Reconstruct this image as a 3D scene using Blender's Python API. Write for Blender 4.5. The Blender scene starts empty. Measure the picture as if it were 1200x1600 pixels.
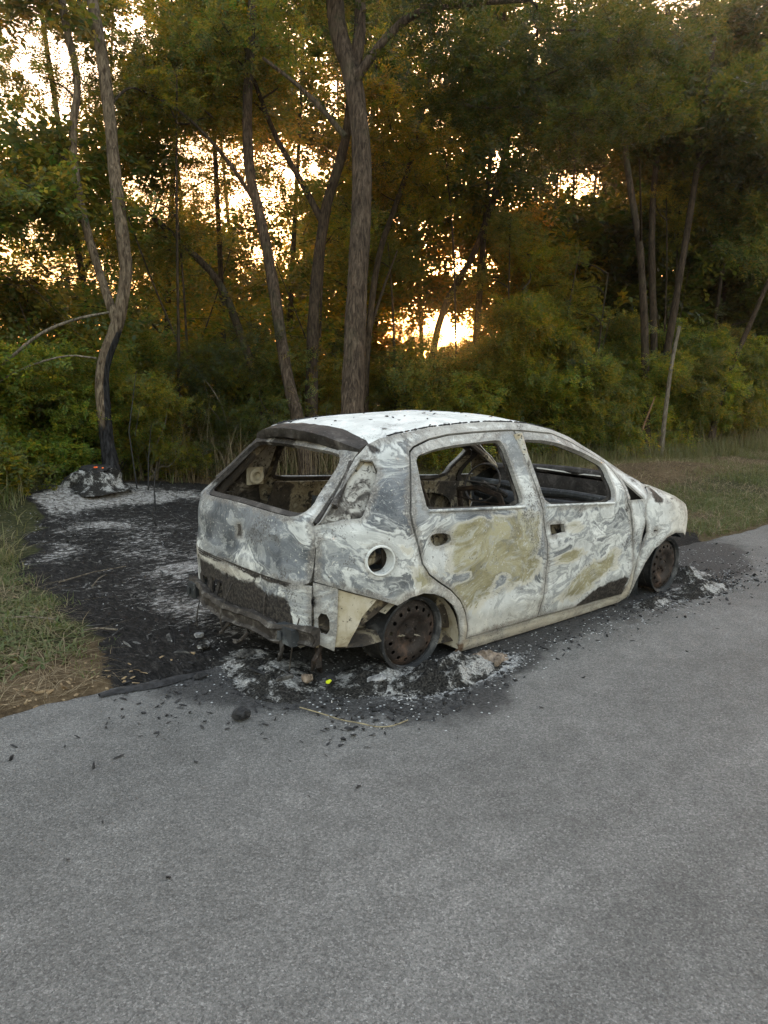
import bpy, math, random
import numpy as np
from mathutils import Vector, Matrix, noise as mnoise
from mathutils.geometry import delaunay_2d_cdt

# ------------------------------------------------------------ camera, sky, sun, exposure
scene = bpy.context.scene
COL = scene.collection
R = math.radians
CAM = np.array([-2.613, -3.597, 1.549])
YAW, PITCH, ROLL = R(49.76), R(-10.235), R(1.063)
fwd = np.array([math.cos(YAW)*math.cos(PITCH), math.sin(YAW)*math.cos(PITCH), math.sin(PITCH)])
rt = np.cross(fwd, [0, 0, 1]); rt /= np.linalg.norm(rt); up = np.cross(rt, fwd)
cr, sr = math.cos(ROLL), math.sin(ROLL)
rt, up = cr*rt + sr*up, -sr*rt + cr*up
cd = bpy.data.cameras.new('camera'); cam = bpy.data.objects.new('camera', cd); COL.objects.link(cam)
cd.sensor_fit = 'HORIZONTAL'; cd.sensor_width = 36; cd.lens = 35.8; cd.clip_start = .05; cd.clip_end = 4000
M4 = Matrix([[rt[i], up[i], -fwd[i], CAM[i]] for i in range(3)] + [[0, 0, 0, 1]])
cam.matrix_world = M4
scene.camera = cam

SUN_AZ, SUN_EL = R(45.0), R(2.9)          # azimuth measured from +X towards +Y
sdir = Vector((math.cos(SUN_AZ)*math.cos(SUN_EL), math.sin(SUN_AZ)*math.cos(SUN_EL), math.sin(SUN_EL)))
world = bpy.data.worlds.new('World'); scene.world = world; world.use_nodes = True
wn = world.node_tree; wn.nodes.clear()
sky = wn.nodes.new('ShaderNodeTexSky'); sky.sky_type = 'NISHITA'; sky.sun_disc = False
sky.sun_elevation = SUN_EL; sky.sun_rotation = math.pi/2 - SUN_AZ
sky.air_density = 1.3; sky.dust_density = 8.0; sky.ozone_density = 1.0
hs = wn.nodes.new('ShaderNodeHueSaturation'); hs.inputs['Saturation'].default_value = .86
bg = wn.nodes.new('ShaderNodeBackground'); bg.inputs['Strength'].default_value = .15
wo = wn.nodes.new('ShaderNodeOutputWorld')
wn.links.new(sky.outputs[0], hs.inputs['Color']); wb = wn.nodes.new('ShaderNodeMix'); wb.data_type = 'RGBA'; wb.blend_type = 'MULTIPLY'; wb.inputs[0].default_value = 1; wb.inputs[7].default_value = (1.085, .968, .932, 1)   # the camera's white balance
wn.links.new(hs.outputs[0], wb.inputs[6]); wn.links.new(wb.outputs[2], bg.inputs[0]); wn.links.new(bg.outputs[0], wo.inputs[0])
ld = bpy.data.lights.new('sun_light', 'SUN'); ld.energy = 5.0; ld.angle = R(.5); ld.color = (1, .34, .07)
sun = bpy.data.objects.new('sun_light', ld); COL.objects.link(sun)
sun.rotation_euler = sdir.to_track_quat('Z', 'Y').to_euler(); sun.location = (40, 40, 10)
scene.view_settings.view_transform = 'Standard'; scene.view_settings.look = 'None'
scene.view_settings.gamma = 1; scene.view_settings.exposure = 4.28
scene.view_settings.use_curve_mapping = False
scene.cycles.use_denoising = True; scene.cycles.use_adaptive_sampling = False; scene.cycles.denoising_prefilter = 'ACCURATE'
scene.cycles.max_bounces = 6; scene.cycles.diffuse_bounces = 3; scene.cycles.transmission_bounces = 4
scene.cycles.transparent_max_bounces = 4; scene.cycles.sample_clamp_indirect = 6
scene.cycles.caustics_reflective = False; scene.cycles.caustics_refractive = False

rng = np.random.default_rng(7); random.seed(7)

# ------------------------------------------------------------ helpers
def tag(o, label=None, cat=None, group=None, kind=None):
    if label: o['label'] = label
    if cat: o['category'] = cat
    if group: o['group'] = group
    if kind: o['kind'] = kind
    return o

def empty(name, loc, label, cat, group=None):
    o = bpy.data.objects.new(name, None); COL.objects.link(o); o.location = loc
    o.empty_display_size = .1
    return tag(o, label, cat, group)

def mesh_np(name, V, T, mats=(), midx=None, attrs=None, smooth=True, quads=False, sharp=None):
    me = bpy.data.meshes.new(name); V = np.asarray(V, np.float32); T = np.asarray(T, np.int32)
    k = 4 if quads else 3
    me.vertices.add(len(V)); me.vertices.foreach_set('co', V.ravel())
    me.loops.add(T.size); me.loops.foreach_set('vertex_index', T.ravel())
    me.polygons.add(len(T)); me.polygons.foreach_set('loop_start', np.arange(0, T.size, k, dtype=np.int32))
    for m in mats: me.materials.append(m)
    if midx is not None: me.polygons.foreach_set('material_index', np.asarray(midx, np.int32))
    me.polygons.foreach_set('use_smooth', np.full(len(T), smooth, bool))
    me.update(calc_edges=True)
    for an, av in (attrs or {}).items():
        a = me.attributes.new(an, 'FLOAT_COLOR', 'POINT')
        c = np.ones((len(V), 4), np.float32); c[:, :3] = av; a.data.foreach_set('color', c.ravel())
    if sharp: me.set_sharp_from_angle(angle=R(sharp))
    return me

def link(name, me, parent=None, loc=None):
    o = bpy.data.objects.new(name, me); COL.objects.link(o)
    if loc is not None: o.location = loc
    if parent is not None: o.parent = parent
    return o

def to_tris(quads):
    q = np.asarray(quads); return np.concatenate([q[:, [0, 1, 2]], q[:, [0, 2, 3]]])

class Geo:
    """collects triangles"""
    def __init__(s): s.v = []; s.t = []; s.n = 0; s.m = []
    def add(s, V, T, m=0):
        V = np.asarray(V, float); T = np.asarray(T, int); s.v.append(V); s.t.append(T+s.n); s.n += len(V); s.m.append(np.full(len(T), m)); return s
    def tube(s, pts, rad, k=8, m=0, cap=True, jitter=0):
        pts = np.asarray(pts, float); n = len(pts); rad = np.broadcast_to(rad, n).astype(float)
        tg = np.gradient(pts, axis=0); tg /= np.linalg.norm(tg, axis=1)[:, None]+1e-9
        ref = np.array([0., 0, 1]) if abs(tg[0, 2]) < .9 else np.array([1., 0, 0])
        V = []
        a = np.linspace(0, 2*math.pi, k, endpoint=False)
        u = np.cross(tg[0], ref); u /= np.linalg.norm(u)
        for i in range(n):
            u = u - tg[i]*np.dot(u, tg[i]); u /= np.linalg.norm(u); w = np.cross(tg[i], u)
            rr = rad[i]*(1+(rng.random(k)-.5)*jitter)
            V.append(pts[i]+rr[:, None]*(np.cos(a)[:, None]*u+np.sin(a)[:, None]*w))
        V = np.concatenate(V)
        q = [(i*k+j, i*k+(j+1) % k, (i+1)*k+(j+1) % k, (i+1)*k+j) for i in range(n-1) for j in range(k)]
        T = to_tris(q)
        if cap:
            V = np.concatenate([V, pts[:1], pts[-1:]]); b = n*k
            T = np.concatenate([T, [(b, (j+1) % k, j) for j in range(k)], [(b+1, (n-1)*k+j, (n-1)*k+(j+1) % k) for j in range(k)]])
        return s.add(V, T, m)
    def box(s, c, d, rot=None, m=0, taper=1.0):
        x, y, z = np.array(d)/2
        V = np.array([(-x, -y, -z), (x, -y, -z), (x, y, -z), (-x, y, -z), (-x*taper, -y*taper, z), (x*taper, -y*taper, z), (x*taper, y*taper, z), (-x*taper, y*taper, z)])
        if rot is not None: V = V @ np.array(rot.to_matrix()).T
        V = V+np.array(c)
        q = [(0, 3, 2, 1), (4, 5, 6, 7), (0, 1, 5, 4), (1, 2, 6, 5), (2, 3, 7, 6), (3, 0, 4, 7)]
        return s.add(V, to_tris(q), m)
    def lathe(s, prof, c, axis='y', k=48, m=0, sgn=1):
        """prof: (radius, along) pairs, along is measured outwards from c along axis"""
        prof = np.array(prof, float); n = len(prof); a = np.linspace(0, 2*math.pi, k, endpoint=False)
        r = prof[:, 0][:, None]; h = prof[:, 1][:, None]*sgn*np.ones(k)
        V = np.stack([r*np.cos(a), h, r*np.sin(a)], -1).reshape(-1, 3)+np.array(c)
        q = [(i*k+j, i*k+(j+1) % k, (i+1)*k+(j+1) % k, (i+1)*k+j) for i in range(n-1) for j in range(k)]
        return s.add(V, to_tris(q), m)
    def arrays(s): return np.concatenate(s.v), np.concatenate(s.t), np.concatenate(s.m)
    def build(s, name, mats, parent=None, loc=None, smooth=True, sharp=35, attrs=None):
        V, T, m = s.arrays()
        if callable(attrs): attrs = attrs(V)
        if not isinstance(mats, (list, tuple)): mats = [mats]
        return link(name, mesh_np(name, V, T, mats, m, attrs, smooth, sharp=sharp), parent, loc)

def hsh(ix, iy, seed):
    n = (ix.astype(np.int64)*374761393 + iy.astype(np.int64)*668265263 + seed*1442695041) & 0x7fffffff
    n = ((n ^ (n >> 13))*1274126177) & 0x7fffffff
    return ((n ^ (n >> 16)) & 0xffff)/65535.0
def vnoise(x, y, seed=0):
    x = np.asarray(x, float); y = np.asarray(y, float)
    ix = np.floor(x); iy = np.floor(y); fx = x-ix; fy = y-iy
    fx = fx*fx*(3-2*fx); fy = fy*fy*(3-2*fy)
    a = hsh(ix, iy, seed); b = hsh(ix+1, iy, seed); c = hsh(ix, iy+1, seed); d = hsh(ix+1, iy+1, seed)
    return (a*(1-fx)+b*fx)*(1-fy)+(c*(1-fx)+d*fx)*fy
def fbm(x, y, seed=0, o=4):
    s = 0; a = .5; t = 0
    for i in range(o):
        s = s+a*vnoise(x*2**i, y*2**i, seed+i*17); t += a; a *= .5
    return s/t
def sstep(a, b, x): t = np.clip((np.asarray(x, float)-a)/(b-a), 0, 1); return t*t*(3-2*t)
def inpoly(P, poly):
    P = np.asarray(P); x, y = P[:, 0], P[:, 1]; r = np.zeros(len(P), bool); n = len(poly); j = n-1
    for i in range(n):
        xi, yi = poly[i]; xj, yj = poly[j]
        c = ((yi > y) != (yj > y)) & (x < (xj-xi)*(y-yi)/((yj-yi)+1e-12)+xi); r ^= c; j = i
    return r
def pdist(P, poly, closed=True):
    P = np.asarray(P, float); d = np.full(len(P), 1e9); n = len(poly)
    for i in range(n if closed else n-1):
        a = np.array(poly[i], float); b = np.array(poly[(i+1) % n], float); ab = b-a
        t = np.clip(((P-a)@ab)/(ab@ab+1e-12), 0, 1); d = np.minimum(d, np.linalg.norm(P-(a+t[:, None]*ab), axis=1))
    return d
def chaikin(p, it=2, closed=True, r=.25):
    p = [np.array(q, float) for q in p]
    for _ in range(it):
        o = []; n = len(p)
        for i in range(n if closed else n-1):
            a, b = p[i], p[(i+1) % n]; o += [a*(1-r)+b*r, a*r+b*(1-r)]
        p = o
    return [tuple(q) for q in p]
def smooth_path(p, n=4):
    p = [tuple(q_) for q_ in np.array(p, float)]; return np.array([p[0]]+chaikin(p, 2, closed=False)+[p[-1]])
def inset(poly, d):
    """move a polygon's points inwards by d"""
    P = np.array(poly, float); n = len(P)
    area = .5*sum(P[i, 0]*P[(i+1) % n, 1]-P[(i+1) % n, 0]*P[i, 1] for i in range(n)); s = 1 if area > 0 else -1
    out = []
    for i in range(n):
        a = P[i]-P[i-1]; b = P[(i+1) % n]-P[i]; a = a/(np.linalg.norm(a)+1e-9); b = b/(np.linalg.norm(b)+1e-9)
        na = np.array([-a[1], a[0]]); nb = np.array([-b[1], b[0]]); m = na+nb; l = np.linalg.norm(m)
        m = m/l if l > 1e-6 else na; k = min(1/max(.4, m@na), 2.0)
        out.append(tuple(P[i]+s*m*d*k))
    return out
def resample(poly, step, closed=True):
    o = []; n = len(poly)
    for i in range(n if closed else n-1):
        a = np.array(poly[i], float); b = np.array(poly[(i+1) % n], float); k = max(1, int(np.linalg.norm(b-a)/step+.5))
        for j in range(k): o.append(a+(b-a)*j/k)
    if not closed: o.append(np.array(poly[-1], float))
    return np.array(o)
def circle(c, r, k=24, ry=None): return [(c[0]+r*math.cos(2*math.pi*i/k), c[1]+(ry or r)*math.sin(2*math.pi*i/k)) for i in range(k)]

def cdt(outline, holes=(), step=.03, edge_step=None):
    es = edge_step or step
    loops = [resample(outline, es)]+[resample(h, es*.8) for h in holes]
    pts = []; edges = []
    for L in loops:
        b = len(pts); pts += [tuple(q) for q in L]; edges += [(b+i, b+(i+1) % len(L)) for i in range(len(L))]
    lo = loops[0].min(0); hi = loops[0].max(0)
    gx, gy = np.meshgrid(np.arange(lo[0], hi[0], step), np.arange(lo[1], hi[1], step*.87))
    gx = gx+(np.arange(gx.shape[0]) % 2)[:, None]*step*.5
    G = np.stack([gx.ravel(), gy.ravel()], 1)
    ok = inpoly(G, loops[0]); bp = np.array(pts)
    for h in holes: ok &= ~inpoly(G, h)
    G = G[ok]
    if len(G):
        d = np.full(len(G), 1e9)
        for s in range(0, len(bp), 400): d = np.minimum(d, np.sqrt(((G[:, None]-bp[None, s:s+400])**2).sum(-1)).min(1))
        G = G[d > step*.45]
    V = [Vector(q) for q in pts]+[Vector((float(a), float(b))) for a, b in G]
    vo, eo, fo = delaunay_2d_cdt(V, edges, [], 0, 1e-6)[:3]
    P = np.array([tuple(v) for v in vo]); T = np.array([f for f in fo if len(f) == 3])
    c = P[T].mean(1); ok = inpoly(c, outline if len(outline) > 0 else loops[0])
    for h in holes: ok &= ~inpoly(c, h)
    T = T[ok]
    used = np.unique(T); mp = -np.ones(len(P), int); mp[used] = np.arange(len(used))
    return P[used], mp[T]

def shell(P3, T, thick, out_ref):
    """thicken a sheet; out_ref: vector field (n,3) that tells which side is outside"""
    fn = np.cross(P3[T[:, 1]]-P3[T[:, 0]], P3[T[:, 2]]-P3[T[:, 0]])
    flip = (fn*out_ref[T].mean(1)).sum(1) < 0
    T = T.copy(); T[flip] = T[flip][:, ::-1]; fn[flip] *= -1
    vn = np.zeros_like(P3)
    for k in range(3): np.add.at(vn, T[:, k], fn)
    vn /= np.linalg.norm(vn, axis=1)[:, None]+1e-12
    n = len(P3); V = np.concatenate([P3, P3-vn*thick])
    e = np.concatenate([T[:, [0, 1]], T[:, [1, 2]], T[:, [2, 0]]]); key = {}
    for a, b in e: key[(a, b)] = 1
    be = np.array([(a, b) for a, b in key if (b, a) not in key])
    rim = np.concatenate([np.stack([be[:, 1], be[:, 0], be[:, 0]+n], 1), np.stack([be[:, 1], be[:, 0]+n, be[:, 1]+n], 1)])
    TT = np.concatenate([T, T[:, ::-1]+n, rim]); m = np.concatenate([np.zeros(len(T)), np.ones(len(T)), np.zeros(len(rim))])
    return V, TT, m, vn

# ------------------------------------------------------------ node materials
class NT:
    def __init__(s, name):
        s.m = bpy.data.materials.new(name); s.m.use_nodes = True; s.t = s.m.node_tree; s.t.nodes.clear()
        s.out = s.t.nodes.new('ShaderNodeOutputMaterial')
    def put(s, n, i, v):
        sock = n.inputs[i]
        if isinstance(v, bpy.types.NodeSocket): s.t.links.new(v, sock)
        elif isinstance(v, bpy.types.Node): s.t.links.new(v.outputs[0], sock)
        else:
            if hasattr(sock.default_value, '__len__') and not hasattr(v, '__len__'): v = (v,)*len(sock.default_value)
            if hasattr(v, '__len__') and len(v) == 3 and len(sock.default_value) == 4: v = (*v, 1)
            sock.default_value = v
    def n(s, ty, ins=None, **at):
        n = s.t.nodes.new('ShaderNode'+ty)
        for k, v in at.items(): setattr(n, k, v)
        for k, v in (ins or {}).items(): s.put(n, k, v)
        return n
    def math(s, op, a, b=0.0, c=None, clamp=False):
        n = s.n('Math', {0: a, 1: b}, operation=op, use_clamp=clamp)
        if c is not None: s.put(n, 2, c)
        return n.outputs[0]
    def vm(s, op, a, b): return s.n('VectorMath', {0: a, 1: b}, operation=op).outputs[0]
    def noise(s, vec, scale, detail=4, rough=.55, dist=0.0, col=False):
        n = s.n('TexNoise', {'Vector': vec, 'Scale': scale, 'Detail': detail, 'Roughness': rough, 'Distortion': dist})
        return n.outputs[1] if col else n.outputs[0]
    def ramp(s, f, stops, interp='LINEAR'):
        n = s.n('ValToRGB', {0: f}); cr_ = n.color_ramp; cr_.interpolation = interp
        while len(cr_.elements) > 1: cr_.elements.remove(cr_.elements[-1])
        for i, (p, c) in enumerate(stops):
            e = cr_.elements[0] if i == 0 else cr_.elements.new(p)
            e.position = p
            if not hasattr(c, '__len__'): c = (c, c, c)
            e.color = (*c, 1)
        return n.outputs[0]
    def step(s, f, a, b): return s.n('MapRange', {0: f, 1: a, 2: b, 3: 0.0, 4: 1.0}, interpolation_type='SMOOTHSTEP').outputs[0]
    def mix(s, f, a, b, mode='MIX'):
        n = s.n('Mix', data_type='RGBA', blend_type=mode); s.put(n, 0, f); s.put(n, 6, a); s.put(n, 7, b); return n.outputs[2]
    def attr(s, name):
        a = s.n('Attribute', attribute_name=name); sp = s.n('SeparateColor', {0: a.outputs[0]}); return sp.outputs
    def bump(s, h, strength, dist=.01, normal=None):
        n = s.n('Bump', {'Height': h, 'Strength': strength, 'Distance': dist})
        if normal is not None: s.put(n, 'Normal', normal)
        return n.outputs[0]
    def pbr(s, col, rough=.8, normal=None, metal=0.0, spec=.3):
        n = s.n('BsdfPrincipled', {'Base Color': col, 'Roughness': rough, 'Metallic': metal, 'Specular IOR Level': spec})
        if normal is not None: s.put(n, 'Normal', normal)
        s.t.links.new(n.outputs[0], s.out.inputs[0]); return s.m
    def obj(s): return s.n('TexCoord').outputs['Object']

def mat_burnt(name='burnt_paint'):
    """ash-bleached car paint: agate-like bands of grey oxide, white ash and olive primer; 'paint' = olive, white, soot; 'paint2' = cream, rust, calm"""
    N = NT(name); P = N.obj(); ol, wh, so = N.attr('paint')[:3]; cm, ru, ca = N.attr('paint2')[:3]
    PS = N.vm('MULTIPLY', P, (1, 1, 1.35))
    w1 = N.noise(PS, 1.7, 2, .5, col=True); w1 = N.vm('SUBTRACT', w1, (.5, .5, .5)); w1 = N.vm('MULTIPLY', w1, (1.0, 1.0, .6))
    Q = N.vm('ADD', PS, w1)
    w2 = N.noise(Q, 6, 4, .6, col=True); w2 = N.vm('SUBTRACT', w2, (.5, .5, .5)); w2 = N.vm('MULTIPLY', w2, (.12, .12, .10))
    Q = N.vm('ADD', Q, w2)
    f = N.noise(Q, 1.9, 9, .57, .3)
    f2 = N.noise(Q, 4.4, 10, .63, .6)
    g = N.math('ADD', f, N.math('MULTIPLY', N.math('SUBTRACT', wh, .5), .46))
    grey = N.mix(N.step(N.noise(P, 3.2, 3), .4, .6), (.05, .059, .074), (.15, .168, .195))
    white = N.mix(N.step(N.noise(P, 9, 5), .35, .65), (.78, .80, .79), (.62, .64, .63))
    band = N.ramp(g, [(0, 0), (.40, .04), (.435, .14), (.45, .6), (.465, .2), (.49, .12), (.51, .95), (.53, 1), (.545, .45), (.56, .4), (.58, .95), (.63, .85), (.72, 1)])
    band2 = N.ramp(f2, [(0, 0), (.44, .0), (.47, .35), (.49, .05), (.54, .1), (.57, .9), (.62, .6), (.66, 1)])
    bm = N.math('ADD', N.math('MULTIPLY', band, .80), N.math('MULTIPLY', band2, .36), clamp=True)
    bm = N.math('ADD', bm, N.math('MULTIPLY', ca, .45), clamp=True)
    col = N.mix(bm, grey, white)
    cream = N.mix(N.step(f2, .35, .65), (.52, .46, .36), (.58, .55, .47))
    col = N.mix(N.math('MULTIPLY', cm, N.step(N.math('ADD', f2, N.math('MULTIPLY', cm, .4)), .45, .75)), col, cream)
    # olive islands with a pale rim
    om = N.math('ADD', ol, N.math('MULTIPLY', N.math('SUBTRACT', f, .5), 1.7))
    om = N.math('ADD', om, N.math('MULTIPLY', N.math('SUBTRACT', f2, .5), 1.1))
    fcx = N.noise(Q, 11, 7, .7, .4)
    rim = N.math('SUBTRACT', N.step(om, .36, .48), N.step(om, .50, .60))
    olive = N.mix(N.step(f2, .42, .62), (.25, .225, .125), (.40, .375, .25))
    olive = N.mix(N.step(N.noise(Q, 12, 6, .6), .56, .64), olive, (.42, .41, .34))
    patchy = N.math('MULTIPLY', N.step(om, .44, .64), N.ramp(fcx, [(.40, .55), (.50, 1), (.60, .95), (.66, .35)]))
    col = N.mix(patchy, col, olive)
    col = N.mix(N.math('MULTIPLY', rim, .85), col, (.56, .54, .47))
    # flakes
    sp = N.noise(P, 55, 4, .7); ssm = N.noise(P, 5, 3)
    col = N.mix(N.math('MULTIPLY', N.step(sp, .60, .66), N.step(ssm, .45, .6)), col, (.6, .6, .57))
    col = N.mix(N.math('MULTIPLY', N.step(N.noise(P, 38, 5, .7), .62, .68), .8), col, (.09, .085, .08))
    sv = N.n('TexVoronoi', {'Vector': P, 'Scale': 30.0, 'Randomness': 1.0})
    # cloudy grey staining, dirt creeping in from the panel edges
    cl = N.noise(P, 3.4, 6, .62, .5); fine = N.noise(P, 95, 4, .7); ed = N.attr('edge')[0]; fc = N.noise(Q, 9, 7, .7)
    col = N.mix(N.math('MULTIPLY', N.step(cl, .50, .66), .32), col, N.mix(fc, (.19, .20, .215), (.40, .41, .42)))
    dm = N.math('ADD', N.math('MULTIPLY', ed, .74), N.math('MULTIPLY', N.math('SUBTRACT', fc, .5), 1.3))
    col = N.mix(N.math('MULTIPLY', N.step(dm, .36, .66), .6), col, N.mix(N.step(fine, .4, .6), (.115, .10, .09), (.31, .285, .25)))
    pit = N.math('ADD', fine, N.math('MULTIPLY', N.math('SUBTRACT', cl, .5), 1.1))
    col = N.mix(N.math('MULTIPLY', N.step(pit, .66, .71), .75), col, (.075, .068, .062))
    dust = N.math('ADD', fine, N.math('MULTIPLY', N.math('SUBTRACT', fc, .5), 1.2))
    col = N.mix(N.math('MULTIPLY', N.step(dust, .70, .76), .5), col, (.62, .62, .60))
    # rust and soot
    rm = N.step(N.math('ADD', ru, N.math('MULTIPLY', N.math('SUBTRACT', f2, .5), 1.2)), .42, .62)
    col = N.mix(rm, col, N.mix(N.step(sp, .4, .6), (.13, .075, .045), (.22, .17, .13)))
    sm = N.math('ADD', so, N.math('MULTIPLY', N.math('SUBTRACT', f2, .5), 1.3)); sm = N.math('ADD', sm, N.math('MULTIPLY', N.math('SUBTRACT', sp, .5), .25))
    col = N.mix(N.step(sm, .42, .60), col, N.mix(N.step(sp, .4, .62), (.018, .017, .017), (.07, .062, .056)))
    h = N.math('ADD', N.math('MULTIPLY', bm, .6), N.math('MULTIPLY', sp, .8))
    h = N.math('ADD', h, N.math('MULTIPLY', N.step(om, .50, .56), -.4))
    return N.pbr(col, .72, N.bump(h, .55, .004), spec=.25)

def mat_inner():
    N = NT('burnt_inner_metal'); P = N.obj(); n = N.noise(P, 4, 6, .6, .6); s = N.noise(P, 26, 5, .7, .5); t = N.noise(P, 60, 3, .6)
    c = N.ramp(n, [(.3, (.035, .03, .026)), (.46, (.075, .062, .05)), (.50, (.30, .26, .19)), (.56, (.20, .165, .11)), (.62, (.42, .38, .30)), (.7, (.10, .085, .07))])
    c = N.mix(N.step(s, .52, .60), c, (.035, .032, .03)); c = N.mix(N.math('MULTIPLY', N.step(s, .36, .30), .8), c, (.42, .39, .33))
    return N.pbr(c, .85, N.bump(N.math('ADD', s, t), .7, .006))
def mat_cream():
    N = NT('scorched_cream_primer'); P = N.obj(); n = N.noise(P, 7, 6, .6, .5); s = N.noise(P, 34, 5, .7); st = N.noise(N.vm('MULTIPLY', P, (30, 30, 4)), 1, 4)
    c = N.ramp(n, [(.3, (.22, .17, .11)), (.45, (.46, .41, .30)), (.6, (.55, .51, .42)), (.75, (.34, .27, .18))])
    c = N.mix(N.math('MULTIPLY', N.step(st, .55, .75), .5), c, (.22, .17, .11))
    c = N.mix(N.step(s, .60, .66), c, (.06, .05, .04))
    return N.pbr(c, .8, N.bump(s, .4, .004))
def mat_mottled():
    N = NT('speckled_ash_metal'); P = N.obj(); n = N.noise(P, 11, 6, .65, .7); s = N.noise(P, 45, 5, .7)
    z = N.n('SeparateXYZ', {0: P}).outputs[2]
    n2 = N.math('ADD', n, N.math('MULTIPLY', N.math('SUBTRACT', z, .95), .9))
    c = N.ramp(n2, [(.30, (.03, .028, .026)), (.42, (.12, .11, .10)), (.50, (.40, .39, .36)), (.64, (.50, .49, .45)), (.74, (.42, .36, .26))])
    c = N.mix(N.step(s, .56, .62), c, (.04, .036, .033))
    return N.pbr(c, .85, N.bump(s, .6, .005))
def mat_char_metal(name, a, b, c3, scale=9, spec=.3, rough=.65):
    N = NT(name); P = N.obj(); n = N.noise(P, scale, 6, .62, .5); s = N.noise(P, scale*6, 4, .7)
    c = N.ramp(n, [(.32, a), (.55, b), (.72, c3)]); c = N.mix(N.step(s, .60, .68), c, [min(1, q*2.2+.05) for q in b]); c = N.mix(N.math('MULTIPLY', N.step(s, .42, .36), .6), c, [q*.5 for q in a])
    return N.pbr(c, rough, N.bump(N.math('ADD', n, s), .5, .005), spec=spec)
M_BURNT = mat_burnt(); M_INNER = mat_inner(); M_CREAM = mat_cream(); M_MOTTLED = mat_mottled()
M_SOOT = mat_char_metal('sooty_black_metal', (.016, .015, .014), (.045, .04, .037), (.13, .12, .11))
M_DARK = mat_char_metal('scorched_dark_metal', (.02, .022, .024), (.045, .05, .055), (.12, .13, .135), 6)
M_RIM = mat_char_metal('rusted_wheel_steel', (.014, .012, .011), (.034, .026, .023), (.10, .062, .045), 11)
M_RIM2 = mat_char_metal('blackened_wheel_barrel', (.016, .017, .019), (.035, .037, .04), (.16, .16, .16), 8)
M_BEAM = mat_char_metal('ashy_bumper_steel', (.018, .016, .015), (.055, .048, .043), (.23, .22, .205), 14)

def mat_road():
    N = NT('old_asphalt'); P = N.obj(); so, ash, gl = N.attr('mask')[:3]
    v = N.n('TexVoronoi', {'Vector': P, 'Scale': 150.0}); cell = N.n('SeparateColor', {0: v.outputs['Color']}).outputs[0]
    v2 = N.n('TexVoronoi', {'Vector': P, 'Scale': 290.0}); cell2 = N.n('SeparateColor', {0: v2.outputs['Color']}).outputs[1]
    big = N.noise(P, .55, 4, .6); mid = N.noise(P, 7, 5, .6); fine = N.noise(P, 60, 3, .6)
    tone = N.math('ADD', N.math('MULTIPLY', cell, .55), N.math('MULTIPLY', cell2, .45))
    c = N.ramp(tone, [(.10, (.078, .078, .077)), (.40, (.128, .127, .124)), (.62, (.158, .156, .152)), (.8, (.20, .197, .192)), (.93, (.28, .276, .27))])
    c = N.mix(1.0, c, N.ramp(big, [(.3, .80), (.7, 1.14)]), 'MULTIPLY')
    trk = N.noise(N.vm('MULTIPLY', P, (.12, 1.1, 1)), 1.3, 4, .6); c = N.mix(1.0, c, N.ramp(trk, [(.35, .86), (.62, 1.10)]), 'MULTIPLY')
    c = N.mix(1.0, c, N.ramp(mid, [(.3, .86), (.65, 1.12)]), 'MULTIPLY')
    c = N.mix(N.step(N.noise(P, 2.1, 4, .7), .68, .8), c, (.05, .048, .046))
    sm = N.math('ADD', so, N.math('MULTIPLY', N.math('SUBTRACT', N.noise(P, 6, 6, .68), .5), .9))
    c = N.mix(N.math('MULTIPLY', N.step(sm, .28, .75), .88), c, N.mix(N.step(fine, .4, .62), (.014, .014, .015), (.05, .05, .052)))
    am = N.math('ADD', ash, N.math('MULTIPLY', N.math('SUBTRACT', N.noise(P, 26, 8, .78, .4), .5), 1.7))
    c = N.mix(N.math('MULTIPLY', N.step(am, .45, .80), .9), c, N.mix(N.step(fine, .4, .6), (.25, .255, .265), (.48, .485, .49)))
    bits = N.n('TexVoronoi', {'Vector': P, 'Scale': 46.0}); bc = N.n('SeparateColor', {0: bits.outputs['Color']}).outputs[0]
    bm = N.math('MULTIPLY', N.step(bits.outputs['Distance'], .32, .22), N.step(N.math('ADD', bc, N.math('MULTIPLY', gl, .5)), 1.17, 1.2))
    c = N.mix(bm, c, (.45, .47, .48))
    h = N.math('ADD', N.math('MULTIPLY', v.outputs['Distance'], -1.2), N.math('MULTIPLY', fine, .6)); h = N.math('ADD', h, N.math('MULTIPLY', am, .35))
    return N.pbr(c, .82, N.bump(h, .5, .006), spec=.35)
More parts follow.
